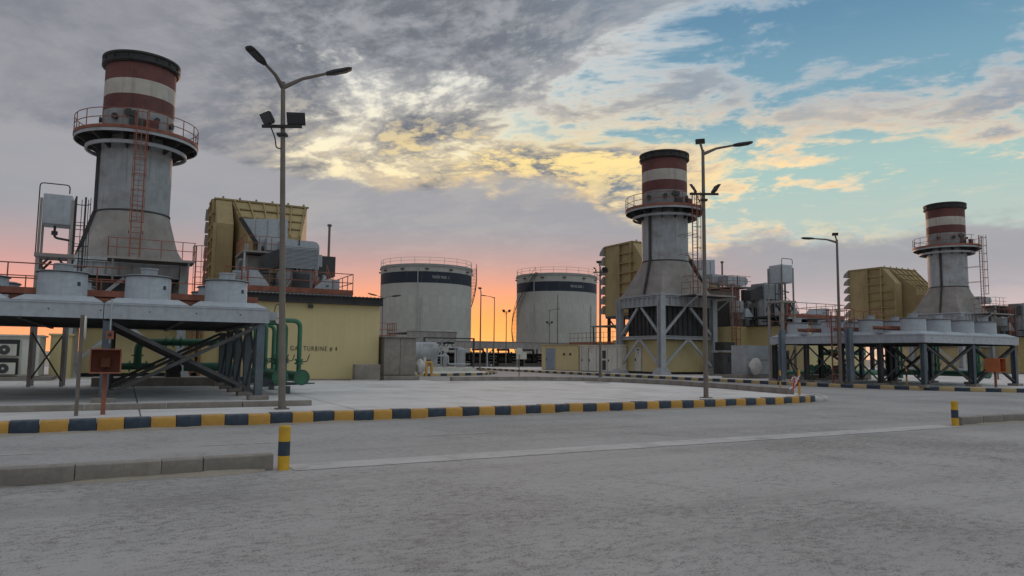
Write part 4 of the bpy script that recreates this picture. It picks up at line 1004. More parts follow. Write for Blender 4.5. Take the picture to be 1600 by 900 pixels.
def make_pumps(du, label):
    t = thing('pump_skid', label, 'pump skid', (2.4 + du, 36, .16), 'pump skids behind the coolers')
    part('plinth', MB().box(-1.2 + du, 5.6 + du, 35.6, 38.0, .16, .52), 'concrete', t)
    def g(name, pts, r, f=.3): return part(name, MB().tube(fillet([(p[0] + du, p[1], p[2]) for p in pts], f, 6), r, 14), 'green', t)
    p = g('pipe', [(.5, 36, 1.05), (.5, 36, 2.08), (3.4, 36, 2.12), (5.4, 36, 2.12)], .16, .35)
    fl = MB()
    for x in (1.6, 1.9, 2.2): flange(fl, (x + du, 36, 2.12), (1, 0, 0), .25, .03)
    part('flange', fl, 'green', p)
    q = g('pipe', [(-.4, 36, 1.02), (1.2, 36, 1.02)], .15)
    fl = MB(); 
    for x in (-.4, .2, .85): flange(fl, (x + du, 36, 1.02), (1, 0, 0), .24, .03)
    flange(fl, (.5 + du, 36, 1.5), (0, 0, 1), .24, .03)
    part('flange', fl, 'green', q)
    g('pipe', [(2.4, 36.3, 1.0), (4.6, 36.3, 1.0)], .2)
    g('pipe', [(4.2, 36.3, 1.0), (4.2, 36.3, 2.0)], .13)
    for x in (2.0, 4.4):
        part('pump', MB().cyl((x + du, 36.5, .9), (x + du, 37.4, .9), .34, 16).cyl((x + du, 37.4, .9), (x + du, 37.9, .9), .24, 14).box(x - .3 + du, x + .3 + du, 36.4, 37.9, .52, .68), 'dsteel', t)
    part('handwheel', MB().lathe((2.55 + du, 36, 2.0), [(.1, 0), (.13, .02), (.13, .05), (.1, .05), (.1, 0)], 14).cyl((2.55 + du, 36, 1.75), (2.55 + du, 36, 2.1), .03, 6), 'dsteel', t)
    return t
make_pumps(0, 'green pipes and pumps on a brown plinth behind the brace of the left cooler')
make_pumps(44, 'dark green pipes and pumps behind the legs of the right cooler')
solid('pipeline', MB().cyl((42.0, 37.6, .62), (66, 37.6, .62), .2, 14).box(44, 44.2, 37.45, 37.75, .16, .5).box(50, 50.2, 37.45, 37.75, .16, .5).box(56, 56.2, 37.45, 37.75, .16, .5), 'green', 'long dark green pipe lying low behind the right cooler', 'pipe', (54, 37.6, .16))

# ------------------------------------------------------------------ lamp posts
CR, CD = Vector((math.cos(YAW), -math.sin(YAW), 0)), Vector((math.sin(YAW), math.cos(YAW), 0))     # right of and away from the road view
def lamp(base, h, label, arms=(), floods=None, top_flood=False, r=.085, lean=(0, 0), mat='pole', group='tall street lamps on grey brown poles'):
    b = Vector(base); t = thing('street_lamp', label, 'street lamp', base, group)
    tip = b + Vector((lean[0], lean[1], h))
    n = 14
    part('pole', MB().cyl(b, tip, r, n, r * .62), mat, t)
    part('base_plate', MB().box(b.x - .17, b.x + .17, b.y - .17, b.y + .17, b.z, b.z + .03).cyl(b + Vector((.11, .11, .03)), b + Vector((.11, .11, .07)), .02, 6).cyl(b + Vector((-.11, -.11, .03)), b + Vector((-.11, -.11, .07)), .02, 6), mat, t)
    def at(z): return b + Vector((lean[0] * z / h, lean[1] * z / h, z))
    for (right, depth, rise) in arms:
        e = tip + CR * right + CD * depth + Vector((0, 0, rise)); d = (e - tip)
        a = part('arm', MB().cyl(tip - Vector((0, 0, .16)), tip + d * .3 + Vector((0, 0, -.02)), r * .75, 10, r * .5).cyl(tip + d * .3 + Vector((0, 0, -.02)), tip + d * .72, r * .5, 10, r * .42), mat, t)
        dn = d.normalized(); s = dn.cross(Vector((0, 0, 1))).normalized(); w = s.cross(dn).normalized()
        p0 = tip + d * .68
        prof = ((0, .055, .045), (.08, .085, .05), (.2, .14, .055), (.64, .15, .045), (.74, .11, .03))
        rings = []
        for (k, wd, th) in prof:
            c = p0 + dn * k
            rings.append([c - s * wd - w * th * .4, c - s * wd * .6 + w * th, c + s * wd * .6 + w * th, c + s * wd - w * th * .4, c + s * wd * .8 - w * th, c - s * wd * .8 - w * th])
        hd_ = part('lamp_head', MB().loft(rings), 'dark', t)
        c = p0 + dn * .42 - w * .058
        part('lens', MB().loft([[c - s * .1 - dn * .2, c + s * .1 - dn * .2, c + s * .1 + dn * .2, c - s * .1 + dn * .2], [c - s * .09 - dn * .19 - w * .012, c + s * .09 - dn * .19 - w * .012, c + s * .09 + dn * .19 - w * .012, c - s * .09 + dn * .19 - w * .012]]), 'lens', hd_)
    def flood(c, face, tilt, k_=1.0):
        f = Vector(face).normalized(); s = Vector((-f.y, f.x, 0)) * k_; u_ = Vector((0, 0, 1))
        dn = (f * math.cos(rad(tilt)) - u_ * math.sin(rad(tilt))); w = s.cross(dn)
        dn = dn * k_
        o = part('floodlight', MB().loft([[c + s * a * .2 + w * bb * .13 for a, bb in ((-1, -1), (1, -1), (1, 1), (-1, 1))], [c + dn * .09 + s * a * .25 + w * bb * .18 for a, bb in ((-1, -1), (1, -1), (1, 1), (-1, 1))]]), 'dark', t)
        part('glass', MB().loft([[c + dn * .092 + s * a * .22 + w * bb * .15 for a, bb in ((-1, -1), (1, -1), (1, 1), (-1, 1))], [c + dn * .1 + s * a * .21 + w * bb * .14 for a, bb in ((-1, -1), (1, -1), (1, 1), (-1, 1))]]), 'lens', o)
        part('yoke', MB().beam(c - u_ * .2, c - w * .05, .05, .03), 'dark', o)
    if floods:
        z, faces, axis = floods; p = at(z); ax = Vector(axis).normalized()
        part('cross_arm', MB().beam(p - ax * .55 - CD * .09, p + ax * .55 - CD * .09, .07, .08), 'dark', t)
        part('clamp', MB().beam(p - ax * .13 - Vector((0, 0, .22)) - CD * .02, p + ax * .13 - Vector((0, 0, .22)) - CD * .02, .2, .07), 'dark', t)
        for k, fc in zip((-.36, .4), faces): flood(p + ax * k + Vector((0, 0, .24)) - CD * .09, fc, 32)
        part('conduit', MB().tube(fillet([p - ax * .3 - CD * .12 + Vector((0, 0, -.02)), p - ax * .16 - CD * .12 - Vector((0, 0, .35)), p - ax * .15 - CD * .05 - Vector((0, 0, .6)), p - Vector((0, 0, .62)) - CD * .05], .2), .018, 6), 'dark', t)
    if top_flood:
        part('neck', MB().cyl(tip - Vector((0, 0, .1)), tip + Vector((0, 0, .3)) - CR * .1, .045, 8), mat, t)
        flood(tip + Vector((0, 0, .38)) - CR * .1, -CD - CR * .3, 60, .72)
    return t
lamp((3.80, 20.25, .16), 9.05, 'near lamp post with two street lights and two floodlights in front of the lettered building', [(-.36, -1.12, .30), (1.62, .52, .58)], (7.75, (-CD - CR * .9, -CD + CR * .1), CR), lean=(-.30, .10), r=.095)
lamp((19.31, 20.73, .16), 9.5, 'tall lamp post in front of the middle stack, one arm pointing right', [(1.72, -.05, .28)], (7.75, (CD * .4 - CR, CR + CD * .1), CR), True, r=.095, lean=(.02, 0))
lamp((37.87, 29.2, .16), 8.75, 'lamp post standing at the left side of the right cooler, arm pointing left', [(-1.95, .2, .12)], None, True, r=.10, lean=(.1, .05))
lamp((31.46, 44.96, .12), 8.35, 'lamp post with top floodlight and cross arm, just left of the middle filter house', [], (7.9, (-CR, -CR - CD), CR), True, r=.1)
lamp((31.2, 65.3, .14), 7.9, 'floodlight pole in the orange gap between the two tanks, leftmost of three', [], None, True)
lamp((43.4, 86.6, .0), 9.5, 'lamp post with arm pointing left in the gap between the two tanks', [(-1.6, 0, .2)])
lamp((48.0, 91.9, .0), 8.0, 'pole with twin floodlights in the gap, closest to the right tank', [], (7.9, (-CD - CR, -CD + CR), CR))
lamp((51.0, 82.8, .0), 9.9, 'thin pole standing in front of the middle of the right tank', [], None, False)
lamp((65.4, 108.9, .0), 9.8, 'lamp post with side floodlights in front of the left part of the right tank', [(1.6, 0, .15)], (7.4, (-CD - CR, -CD + CR), CR))
lamp((18.85, 58.5, .14), 6.3, 'small lamp post with arms, rising beside the roof corner of the lettered building', [(-.8, 0, .2), (1.1, 0, .12)], None, False, r=.05)
lamp((97.5, 46.0, .16), 8.4, 'floodlight pole at the right edge of the picture behind the cooler', [], None, True)
lamp((63.0, 33.8, .16), 5.4, 'short floodlight pole rising behind the fans of the right cooler', [], None, True, r=.06)

# ------------------------------------------------------------------ storage tanks
def make_tank(c, Rr, Hh, band, text, label, stair, tang):
    t = thing('storage_tank', label, 'storage tank', (c[0], c[1], 0), 'white storage tanks')
    part('shell', MB().lathe((c[0], c[1], 0), [(Rr - .02, 0), (Rr - .02, Hh - .1)], 80), 'tank', t)
    nP = 20; edges = []
    zs = [0, 2.2, 4.5, 6.7, 8.9, 11.2, 13.4, band[0], band[1], Hh]
    for k in range(9):
        me = mesh_of('shell_plate', MB().lathe((0, 0, 0), [(Rr, zs[k] + .012), (Rr, zs[k + 1] - .012)], 5, .0012, 2 * math.pi / nP - .0012), 'navy' if k == 7 else 'tank')
        for i in range(nP):
            a = 2 * math.pi * (i + (.5 if k % 2 else 0)) / nP; piece('shell_plate', me, t, (c[0], c[1], 0), a)
    rf = part('roof', MB().lathe((c[0], c[1], 0), [(Rr + .12, Hh - .16), (Rr + .12, Hh), (Rr * .5, Hh + .5), (0, Hh + .7)], 64), 'tank', t)
    part('wind_girder', MB().lathe((c[0], c[1], 0), [(Rr, Hh - .5), (Rr + .25, Hh - .48), (Rr + .25, Hh - .42), (Rr, Hh - .4)], 64), 'grey', rf)
    pts = [(c[0] + math.cos(2 * math.pi * i / 40) * Rr, c[1] + math.sin(2 * math.pi * i / 40) * Rr) for i in range(40)]
    handrail(t, pts, Hh, 'lsteel', 1.25, 2 * math.pi * Rr / 20, .035, True, toe=False)
    fp = MESH.setdefault('foam_box', mesh_of('foam_box', MB().box(0, .35, -.35, .35, -.12, .12), 'dsteel'))
    for i in range(12):
        a = 2 * math.pi * (i + .3) / 12; piece('foam_pourer', fp, t, (c[0] + math.cos(a) * (Rr + .01), c[1] + math.sin(a) * (Rr + .01), Hh - 1.05), a)
    front = math.atan2(-CD.y, -CD.x)
    for k, da in enumerate(tang):
        d = Vector((math.cos(front + da), math.sin(front + da), 0)); p = Vector((c[0], c[1], 0)) + d * (Rr + .14)
        part('standpipe', MB().cyl(p, p + Vector((0, 0, Hh - .6 if k != 1 else band[0] - 3)), .09, 8), 'lsteel', t)
    part('fire_ring', MB().lathe((c[0], c[1], 0), [(Rr + .1, 4.3), (Rr + .16, 4.36), (Rr + .1, 4.42), (Rr + .05, 4.36), (Rr + .1, 4.3)], 64), 'lsteel', t)
    # spiral stair
    a0, a1 = stair; n = 68
    stp = MESH.setdefault('tank_tread', mesh_of('stair_tread', MB().box(.1, 1.0, -.16, .16, -.03, .03), 'dsteel'))
    sr = part('stair_stringer', MB().tube([(c[0] + math.cos(a0 + (a1 - a0) * i / 40) * (Rr + 1.02), c[1] + math.sin(a0 + (a1 - a0) * i / 40) * (Rr + 1.02), Hh * (1 - i / 40)) for i in range(41)], .09, 6), 'dsteel', t)
    part('stair_rail', MB().tube([(c[0] + math.cos(a0 + (a1 - a0) * i / 40) * (Rr + 1.02), c[1] + math.sin(a0 + (a1 - a0) * i / 40) * (Rr + 1.02), Hh * (1 - i / 40) + 1.1) for i in range(41)], .045, 6), 'dsteel', sr)
    for i in range(n):
        a = a0 + (a1 - a0) * i / n; piece('stair_tread', stp, sr, (c[0] + math.cos(a) * Rr, c[1] + math.sin(a) * Rr, Hh * (1 - i / n)), a)
    po = MESH.setdefault('stair_post', mesh_of('stair_post', MB().cyl((1.02, 0, 0), (1.02, 0, 1.1), .03, 5), 'dsteel'))
    for i in range(0, n, 4):
        a = a0 + (a1 - a0) * i / n; piece('stair_post', po, sr, (c[0] + math.cos(a) * Rr, c[1] + math.sin(a) * Rr, Hh * (1 - i / n)), a)
    # lettering bent round the band
    me = text_mesh('lettering', text[0], .75, 'wtext', .01)
    for v in me.vertices:
        a = front + text[1] + v.co.x * .42 / Rr; z = (band[0] + band[1]) / 2 + v.co.y; rr = Rr + .03 + v.co.z
        v.co = (math.cos(a) * rr, math.sin(a) * rr, z)
    o = bpy.data.objects.new('lettering', me); COL.objects.link(o); o.parent = t.o; o['kind'] = 'stuff'
    return t
make_tank((54.9, 141.4), 9.45, 19.6, (15.8, 18.05), ('TREATED CRUDE - 2', .42), 'white cylindrical storage tank left of the bright gap, navy band lettered 2', (rad(-33), rad(55)), (-.06, .01))
make_tank((87.4, 142.4), 9.25, 19.95, (15.9, 18.05), ('TREATED CRUDE - 1', .46), 'white cylindrical storage tank right of the bright gap, navy band lettered 1', (rad(-148), rad(-245)), (-.62, .9))

# ------------------------------------------------------------------ pump shelters and clutter before the tanks
def shelter(x0, x1, y, depth, z0, z1, label, truss):
    t = thing('pump_shelter', label, 'shelter', (x0, y, 0), 'low pump shelters before the tanks')
    n = int((x1 - x0) / 1.1); w = (x1 - x0) / n
    me = mesh_of('fascia_sheet', MB().prism([(0, 0), (w * .25, -.05), (w * .5, 0), (w * .75, -.05), (w, 0), (w, .05), (0, .05)], 'z', z0, z1), 'cone')
    for i in range(n): piece('fascia_sheet', me, t, (x0 + i * w, y, 0))
    part('roof', MB().box(x0 - .1, x1 + .1, y + .06, y + depth, z1 - .25, z1 - .1), 'dsteel', t)
    part('eaves_cap', MB().box(x0 - .1, x1 + .1, y - .1, y + .05, z1 + .002, z1 + .1), 'concrete', t)
    k = 0
    while x0 + .3 + k * 5.2 < x1:
        for yy in (y + .25, y + depth - .3): part('column', MB().box(x0 + .2 + k * 5.2, x0 + .42 + k * 5.2, yy - .1, yy + .1, 0, z1 - .26), 'lsteel', t)
        part('knee_brace', MB().beam((x0 + .31 + k * 5.2, y + .25, z0 - .9), (x0 + 1.5 + k * 5.2, y + .25, z0 + .05), .1, .1), 'dsteel', t)
        k += 1
    if truss:
        for i in range(6):
            xa = x0 + .4 + i * (x1 - x0) / 6
            part('truss_bar', MB().beam((xa, y + .3, z0 - .1), (xa + (x1 - x0) / 12, y + .3, z0 - 1.0), .1, .1).beam((xa + (x1 - x0) / 12, y + .3, z0 - 1.0), (xa + (x1 - x0) / 6, y + .3, z0 - .1), .1, .1), 'dsteel', t)
    return t
shelter(42.6, 64.5, 98.0, 9, 2.7, 3.7, 'long low shelter with ribbed grey fascia between the two tanks', False)
shelter(36.0, 43.8, 100.0, 9, 3.75, 5.05, 'higher shelter with ribbed fascia below the left tank', True)
for i, (x, lab) in enumerate(((44.5, 'dark pump set under the long shelter, leftmost'), (48.5, 'dark pump set under the long shelter, second from the left'), (53.0, 'dark pump set under the long shelter, near its middle'), (57.5, 'dark pump set under the long shelter, second from the right'), (61.5, 'dark pump set under the long shelter, rightmost'), (38.5, 'dark pump set under the higher shelter'))):
    t = thing('pump_set', lab, 'pump', (x, 102, 0), 'pump sets under the shelters')
    part('bed', MB().box(x - 1.4, x + 1.6, 101, 103, 0, .5), 'concrete', t)
    part('motor', MB().cyl((x - 1.2, 102, 1.1), (x + .2, 102, 1.1), .5, 14), 'dsteel', t)
    part('casing', MB().cyl((x + .4, 102, 1.1), (x + 1.1, 102, 1.1), .6, 14).cyl((x + .75, 102, 1.1), (x + .75, 102, 2.5), .16, 10), 'dsteel', t)
    part('pipe', MB().tube(fillet([(x + .75, 102, 2.3), (x + .75, 102, 2.6), (x + .75, 106, 2.6)], .3), .16, 10), 'lsteel' if i % 2 else 'dsteel', t)
t = thing('pipe_rack', 'dark rack of pipes and valves in the shade of the long shelter', 'pipe rack', (46, 105, 0))
for i, z in enumerate((.45, .9, 1.35, 1.8)): part('pipe', MB().cyl((38, 104.5 + .3 * i, z), (66, 104.5 + .3 * i, z), .16 + .05 * (i % 2), 10), 'dsteel', t)
for i in range(12): part('stanchion', MB().box(38.5 + 2.4 * i, 38.7 + 2.4 * i, 104.1, 104.25, 0, 2.3 if i % 3 else 2.9).beam((38.6 + 2.4 * i, 104.0, 1.0), (39.6 + 2.4 * i, 104.0, 2.2), .08, .08), 'dsteel', t)
for i in range(7): part('valve', MB().cyl((40 + 3.7 * i, 103.9, .9), (40 + 3.7 * i, 103.9, 1.7), .22, 10).lathe((40 + 3.7 * i, 103.9, 1.75), [(.3, 0), (.36, .05), (.3, .1), (.24, .05), (.3, 0)], 12), 'dsteel', t)
for lab, x0, x1, y in (('dark concrete containment wall behind the pump shelters', 30, 118, 122),):
    t = thing('containment_wall', lab, 'wall', (x0, y, 0))
    me = mesh_of('wall_panel', MB().box(.01, 3.99, 0, .3, 0, 2.25), 'concrete')
    for i in range(int((x1 - x0) / 4)): piece('wall_panel', me, t, (x0 + 4 * i, y, 0))
t = thing('horizontal_vessel', 'grey horizontal vessel on short legs beside the concrete housing', 'tank', (22.5, 60, .14))
part('shell', MB().tube([(19.6, 60, 2.02), (19.8, 60, 2.02), (24.0, 60, 2.02), (24.2, 60, 2.02)], .78, 28), 'grey', t)
part('dished_end', MB().loft([[(24.2 + .3 * math.sin(a), 60 + .78 * math.cos(a) * math.cos(b), 2.02 + .78 * math.cos(a) * math.sin(b)) for b in [2 * math.pi * i / 28 for i in range(28)]] for a in (0, .4, .8, 1.2, 1.5)]), 'grey', t)
part('name_panel', MB().box(21.3, 22.2, 59.3, 59.36, 2.35, 2.62).box(22.9, 23.8, 59.3, 59.36, 2.35, 2.62), 'grey', t)
for x in (20.6, 23.1): part('saddle', MB().box(x - .12, x + .12, 59.45, 60.55, .14, 1.5), 'cream', t)
t = thing('fuel_skid', 'pale vessels and pipework on a low skid right of the horizontal vessel', 'skid', (28, 66, .14))
part('bed', MB().box(24.5, 30.0, 63.6, 66.5, .14, .5), 'cream', t)
for x, r, h in ((26.2, .32, 2.1), (29.0, .42, 2.2), (27.3, .2, 1.7)): part('vessel', MB().lathe((x, 65, 0), [(0, .5), (r, .5), (r, h), (r * .7, h + .15), (0, h + .2)], 16), 'lsteel', t)
part('pipework', MB().tube(fillet([(25, 64.2, .6), (25, 64.2, 1.6), (27.3, 64.2, 1.6), (27.3, 64.2, .8), (29.6, 64.2, .8)], .2), .09, 8).tube(fillet([(24.8, 65.6, .6), (24.8, 65.6, 2.4), (29.2, 65.6, 2.4)], .2), .07, 8), 'lsteel', t)
part('frame', MB().box(24.6, 24.75, 63.7, 63.85, .5, 3.2).box(29.7, 29.85, 63.7, 63.85, .5, 3.2).box(24.6, 29.85, 63.7, 63.85, 3.2, 3.32), 'dsteel', t)

# concrete boxes at the corner of the lettered building
t = thing('concrete_housing', 'tall brown concrete housing with two panels and a flat lid, right of the lettered building', 'housing', (14.3, 41, .16))
part('base', MB().box(13.3, 15.5, 40.7, 42.6, .16, .42), 'concrete', t, bevel=.015)
for i in range(2): part('panel', MB().box(13.36 + i * .99, 14.33 + i * .99, 40.93, 41.0, .46, 2.62), 'concrete', t, bevel=.012)
part('body', MB().box(13.38, 15.3, 41.0, 42.5, .44, 2.64), 'concrete', t)
part('lid', MB().box(13.25, 15.5, 40.82, 42.6, 2.64, 2.73), 'concrete', t, bevel=.015)
b_ = solid('concrete_block', MB().box(11.46, 12.92, 40.2, 40.75, .2, 1.08), 'concrete', 'rough grey concrete block standing against the corner of the lettered wall', 'block', (12.2, 40.5, .16), bevel=.025)
solid('concrete_step', MB().box(11.1, 12.7, 39.85, 40.17, .16, .22), 'strip', 'thin concrete step lying before the grey concrete block', 'step', (12, 40, .16), bevel=.01)
mb = MB(); rings = []
for k in range(9):
    z = .45 + k * .12; rr = .34 * math.sin(math.pi * (k + .6) / 9.4)
    rings.append([(15.75 + rr * 1.0 * math.cos(a) * (1 + .12 * math.sin(3 * a + k * 1.7)), 41.4 + rr * 1.3 * math.sin(a) * (1 + .1 * math.cos(4 * a + k)), z) for a in [2 * math.pi * i / 14 for i in range(14)]])
solid('wrapped_bundle', mb.loft(rings), 'wrap', 'white crumpled bundle hanging at the right side of the concrete housing', 'bundle', (15.75, 41.4, .16))
solid('bent_pipe', MB().tube(fillet([(18.6, 47.6, .16), (18.6, 47.6, 1.15), (19.0, 47.6, 1.15), (19.0, 47.6, .16)], .16), .1, 10), 'kyellow', 'yellow hooped vent pipe right of the concrete housing', 'pipe', (18.8, 47.6, .16))
t = thing('railed_stair', 'small rust orange railing behind the roof corner of the lettered building', 'railing', (18.5, 58, .14))
part('deck', MB().box(17.0, 19.6, 57.0, 59.5, 3.0, 3.1), 'orange', t)
for p in ((17.1, 57.1), (19.5, 57.1), (17.1, 59.4), (19.5, 59.4)): part('leg', MB().box(p[0] - .06, p[0] + .06, p[1] - .06, p[1] + .06, .14, 3.0), 'dsteel', t)
handrail(t, [(17.0, 57.0), (19.6, 57.0), (19.6, 59.4)], 3.1, 'orange', 1.1, .45)

# ------------------------------------------------------------------ cabins along the side road
def cabin(name, label, x0, x1, y0, y1, z0, z1, mat, doors, vents=()):
    t = thing(name, label, 'cabin', (x0, y0, .16))
    part('body', MB().box(x0, x1, y0, y1, z0, z1), mat, t)
    part('roof', MB().box(x0 - .1, x1 + .1, y0 - .1, y1 + .1, z1, z1 + .1), 'cream' if mat == 'cream' else 'ochre', t)
    part('base', MB().box(x0 + .1, x1 - .1, y0 + .1, y1 - .1, .16, z0), 'dark', t)
    for (a, b, zb, m) in doors:
        d = part('door', MB().box(x0 - .05, x0 - .004, a, b, z0 + .05, zb), m, t)
        part('door_frame', MB().box(x0 - .06, x0 - .002, a - .08, a - .01, z0 + .05, zb + .08).box(x0 - .06, x0 - .002, b + .01, b + .08, z0 + .05, zb + .08), 'lsteel', d)
        part('handle', MB().box(x0 - .1, x0 - .05, b - .16, b - .08, 1.2, 1.4), 'dark', d)
    for (a, b, za, zb) in vents: part('vent', MB().box(x0 - .03, x0 - .003, a, b, za, zb), 'dark', t)
    return t
cabin('equipment_cabin', 'white equipment cabin with double doors just left of the middle stack frame', 40.6, 41.4, 54.9, 61.6, .22, 2.7, 'cream', [(55.3, 56.7, 2.4, 'cream'), (58.7, 59.9, 2.42, 'cream'), (60.0, 61.2, 2.42, 'cream')], [(57.1, 57.65, 1.5, 2.25), (57.1, 57.65, .4, 1.3)])
cabin('guard_cabin', 'small yellow cabin with a blue grey door at the end of the side road', 40.6, 43.3, 61.9, 69.2, .2, 2.8, 'beige', [(66.4, 68.2, 2.5, 'bluedoor')], [(63.2, 63.55, 1.75, 2.0), (64.4, 64.75, 1.75, 2.0)])
t = thing('railed_platform', 'rust orange railed platform with a flat canopy above the yellow cabin', 'platform', (44.5, 63, .16))
part('deck', MB().box(43.4, 47.4, 59.0, 68.0, 2.95, 3.08), 'orange', t)
for p in ((43.6, 59.3), (47.2, 59.3), (43.6, 67.7), (47.2, 67.7), (43.6, 63.5)): part('post', MB().box(p[0] - .07, p[0] + .07, p[1] - .07, p[1] + .07, .16, 2.94), 'dsteel', t)
handrail(t, [(47.4, 59.0), (43.4, 59.0), (43.4, 68.0)], 3.08, 'orange', 1.1, .8)
part('canopy', MB().box(43.2, 47.4, 58.6, 63.6, 4.75, 4.87), 'concrete', t)
for p in ((43.5, 58.9), (43.5, 63.4), (47.2, 58.9)): part('canopy_post', MB().box(p[0] - .05, p[0] + .05, p[1] - .05, p[1] + .05, 3.08, 4.74), 'dsteel', t)
t = thing('control_cabinet', 'dark grey switchgear cabinet at the left end of the right cooler', 'cabinet', (42, 40, .16))
part('plinth', MB().box(40.2, 46.4, 39.3, 41.4, .16, .42), 'concrete', t)
part('body', MB().box(40.9, 43.6, 39.6, 41.1, .42, 2.62), 'grey', t)
for i in range(2): part('door', MB().box(40.93, 43.57, 39.54, 39.6, .46 + 1.1 * i, 1.5 + 1.08 * i), 'grey', t)
part('label_plate', MB().box(43.2, 43.42, 39.52, 39.54, 2.35, 2.5).box(43.2, 43.42, 39.52, 39.54, 1.3, 1.46), 'wtext', t)
part('side_body', MB().box(43.7, 45.6, 39.7, 41.1, .42, 2.3), 'dsteel', t)
t = thing('field_cabinet', 'black control cabinet with a fan unit on top, beside the middle orange ladder', 'cabinet', (45.2, 46, .16))
part('body', MB().box(44.4, 45.9, 45.6, 46.7, .3, 2.1), 'dsteel', t)
part('screen', MB().box(45.0, 45.5, 45.54, 45.6, 1.35, 1.75), 'dark', t)
part('shelf', MB().box(44.2, 46.1, 45.4, 46.8, 2.2, 2.28), 'lsteel', t)
part('fan_unit', MB().box(44.5, 45.8, 45.6, 46.6, 2.29, 3.0), 'dark', t)
part('plinth', MB().box(44.0, 46.4, 45.3, 46.9, .16, .3), 'concrete', t)
mb = MB(); rings = []
for k in range(9):
    z = .44 + k * .155; rr = .52 * math.sin(math.pi * (k + .9) / 10.2)
    rings.append([(41.2 + rr * math.cos(a) * (1 + .14 * math.sin(3 * a + k * 1.3)), 39.0 + rr * .8 * math.sin(a) * (1 + .12 * math.cos(5 * a + k)), z) for a in [2 * math.pi * i / 16 for i in range(16)]])
solid('covered_motor', mb.loft(rings), 'wrap', 'round motor wrapped in pale plastic before the switchgear cabinet', 'covered machine', (41.2, 39, .42))

# white container with two air conditioners under the left cooler
t = thing('plant_container', 'white container with two air conditioner niches, seen below the left cooler', 'container', (-5.5, 44, .16))
part('slab', MB().box(-12, -3.2, 43.4, 48, .16, .34), 'concrete', t)
part('body', MB().box(-11.5, -3.85, 44.1, 47, .36, 2.38), 'cream', t)
part('roof', MB().box(-11.6, -3.75, 44.0, 47.1, 2.38, 2.46), 'cream', t)
for z in (.45, 1.38):
    part('niche', MB().box(-5.72, -4.72, 44.04, 44.1, z, z + .82), 'dark', t)
    a = part('air_conditioner', MB().box(-5.62, -4.82, 43.82, 44.03, z + .02, z + .6), 'cream', t)
    part('fan_grille', MB().cyl((-5.32, 43.815, z + .31), (-5.32, 43.79, z + .31), .24, 20), 'dsteel', a)
    part('fan_hub', MB().cyl((-5.32, 43.789, z + .31), (-5.32, 43.775, z + .31), .06, 12), 'cream', a)
for i in range(2): part('door', MB().box(-4.6 + i * .38, -4.25 + i * .38, 44.05, 44.1, .45, 2.2), 'cream', t)
part('panel_post', MB().box(-3.98, -3.86, 44.04, 44.1, .38, 2.36), 'cream', t)
solid('annex_wall', MB().box(-3.6, -2.6, 46.5, 49.0, .16, 2.5).box(-3.7, -2.5, 46.4, 49.1, 2.501, 2.6), 'beige', 'narrow beige box building beside the white container, behind the cooler legs', 'building', (-3.1, 46.5, .16))

# ------------------------------------------------------------------ posts, call boxes and signs
def callbox(x, y, ang, z0, z1, w, label, mat='orange', back=.32):
    t = thing('call_box', label, 'call box', (x, y, .16), 'orange open fronted call boxes')
    R = Matrix.Rotation(ang, 4, 'Z')
    def bx(x0, x1, y0, y1, za, zb):
        m_ = MB().box(x0, x1, y0, y1, za, zb); m_.v = [tuple(R @ Vector(v) + Vector((x, y, 0))) for v in m_.v]; return m_
    def join(*l):
        o = MB()
        for q in l: o.add(q.v, q.f)
        return o
    part('post', bx(-.05, .05, .1, .2, .16, z0 - .001), 'orange', t)
    h = part('hood', join(bx(-w / 2, w / 2, -.28, back, z1 - .03, z1), bx(-w / 2, w / 2, -.28, back, z0, z0 + .03), bx(-w / 2, -w / 2 + .03, -.28, back, z0 + .031, z1 - .031), bx(w / 2 - .03, w / 2, -.28, back, z0 + .031, z1 - .031), bx(-w / 2 + .031, w / 2 - .031, back - .03, back, z0 + .031, z1 - .031)), mat, t)
    part('telephone', bx(-.11, .09, .14, .28, z0 + .14, z0 + .36), 'orange', h)
    part('cord', bx(-.03, -.01, .12, .14, z0 - .1, z0 + .14), 'cable', h)
    return t
callbox(-.39, 19.75, 0.0, 1.14, 1.72, .66, 'rusty orange open fronted call box on a post before the left cooler')
callbox(43.45, 23.3, 0.0, 1.02, 1.80, .62, 'bright orange call box on a post before the right cooler', 'vivid', .5)
t = thing('sounder', 'small red speaker box on a thin conduit above the left call box', 'speaker', (-.42, 24.3, 2.0))
part('conduit', MB().cyl((-.42, 24.3, 1.9), (-.42, 24.3, 3.2), .022, 8), 'lsteel', t)
part('box', MB().box(-.52, -.32, 24.18, 24.32, 2.02, 2.26), 'orange', t); part('horn', MB().cyl((-.42, 24.17, 2.14), (-.42, 24.1, 2.14), .05, 12), 'dark', t)
t = thing('sign_post', 'brown sign post with a disc seen edge on, left of the orange call box', 'sign', (-.92, 19.7, .16))
part('post', MB().box(-.965, -.885, 19.66, 19.74, .16, 2.5), 'pole', t)
part('disc', MB().cyl((-.87, 19.7, 2.2), (-.84, 19.7, 2.2), .28, 24), 'cream', t)
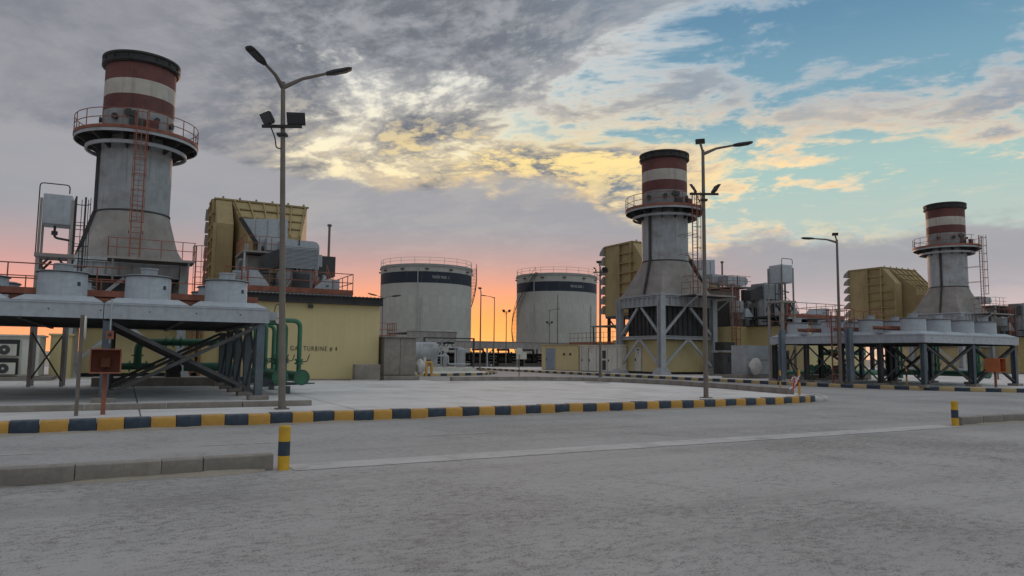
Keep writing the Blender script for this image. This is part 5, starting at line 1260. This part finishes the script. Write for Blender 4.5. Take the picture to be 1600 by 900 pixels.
def marker(x, y, h, label, z=.16):
    t = thing('marker_post', label, 'post', (x, y, z), 'striped marker posts')
    for i in range(4): part('band', MB().box(x - .035, x + .035, y - .035, y + .035, z + (h / 4) * i, z + (h / 4) * (i + 1)), 'kyellow' if i % 2 else ('knavy' if i else 'kyellow'), t)
    return t
marker(24.6, 20.95, 1.05, 'yellow and black marker post with tape at the rounded kerb tip')
marker(29.6, 26.4, 1.05, 'yellow and black marker post behind the taped one, on the side road', 0.0)
marker(39.6, 26.2, 1.1, 'yellow and black marker post under the right cooler')
t = thing('barrier_tape', 'crumpled red and white barrier tape tied to the marker post', 'tape', (24.55, 20.9, .5))
random.seed(3)
for k in range(9):
    p = Vector((24.55 - .09 * (k % 3) * 1.2, 20.9 + .05 * (k % 2), .95 - .02 * k)); pts = [p]
    for i in range(4): pts.append(pts[-1] + Vector((random.uniform(-.16, .05), random.uniform(-.03, .06), random.uniform(-.2, .02))))
    part('strip', MB().tube(pts, .02, 4), 'tapered' if k % 2 else 'tapew', t)
t = thing('round_sign', 'round pale road sign on a thin post behind the brown kerb', 'sign', (20.4, 39.6, 0))
part('post', MB().cyl((21.45, 39.3, 0), (21.45, 39.3, 2.1), .03, 8), 'pole', t)
d = Vector((-.469, -.883, 0)); part('disc', MB().cyl(Vector((21.45, 39.3, 1.95)) + d * .04, Vector((21.45, 39.3, 1.95)) + d * .06, .21, 20), 'cream', t)
t = thing('notice_board', 'small white notice board on two posts before the pump shelter', 'sign', (48, 88, 0))
part('board', MB().box(47.6, 49.2, 88.0, 88.06, 1.2, 2.2), 'cream', t)
for x in (47.9, 48.9): part('post', MB().box(x - .05, x + .05, 88.07, 88.17, 0, 2.15), 'pole', t)
solid('manhole_cover', MB().lathe((24.0, 34.6, 0), [(0, .175), (.7, .175), (.75, .163)], 24), 'concrete', 'round manhole cover on the pale paving by the brown kerb', 'manhole', (24, 34.6, .16))
solid('cable', MB().tube(fillet([(19.6, 19.2, .18), (20.6, 19.35, .18), (21.6, 19.2, .18), (22.9, 19.6, .18)], .3), .016, 5), 'cable', 'loose black cable lying on the paving behind the striped kerb', 'cable', (22.5, 18.5, .16))
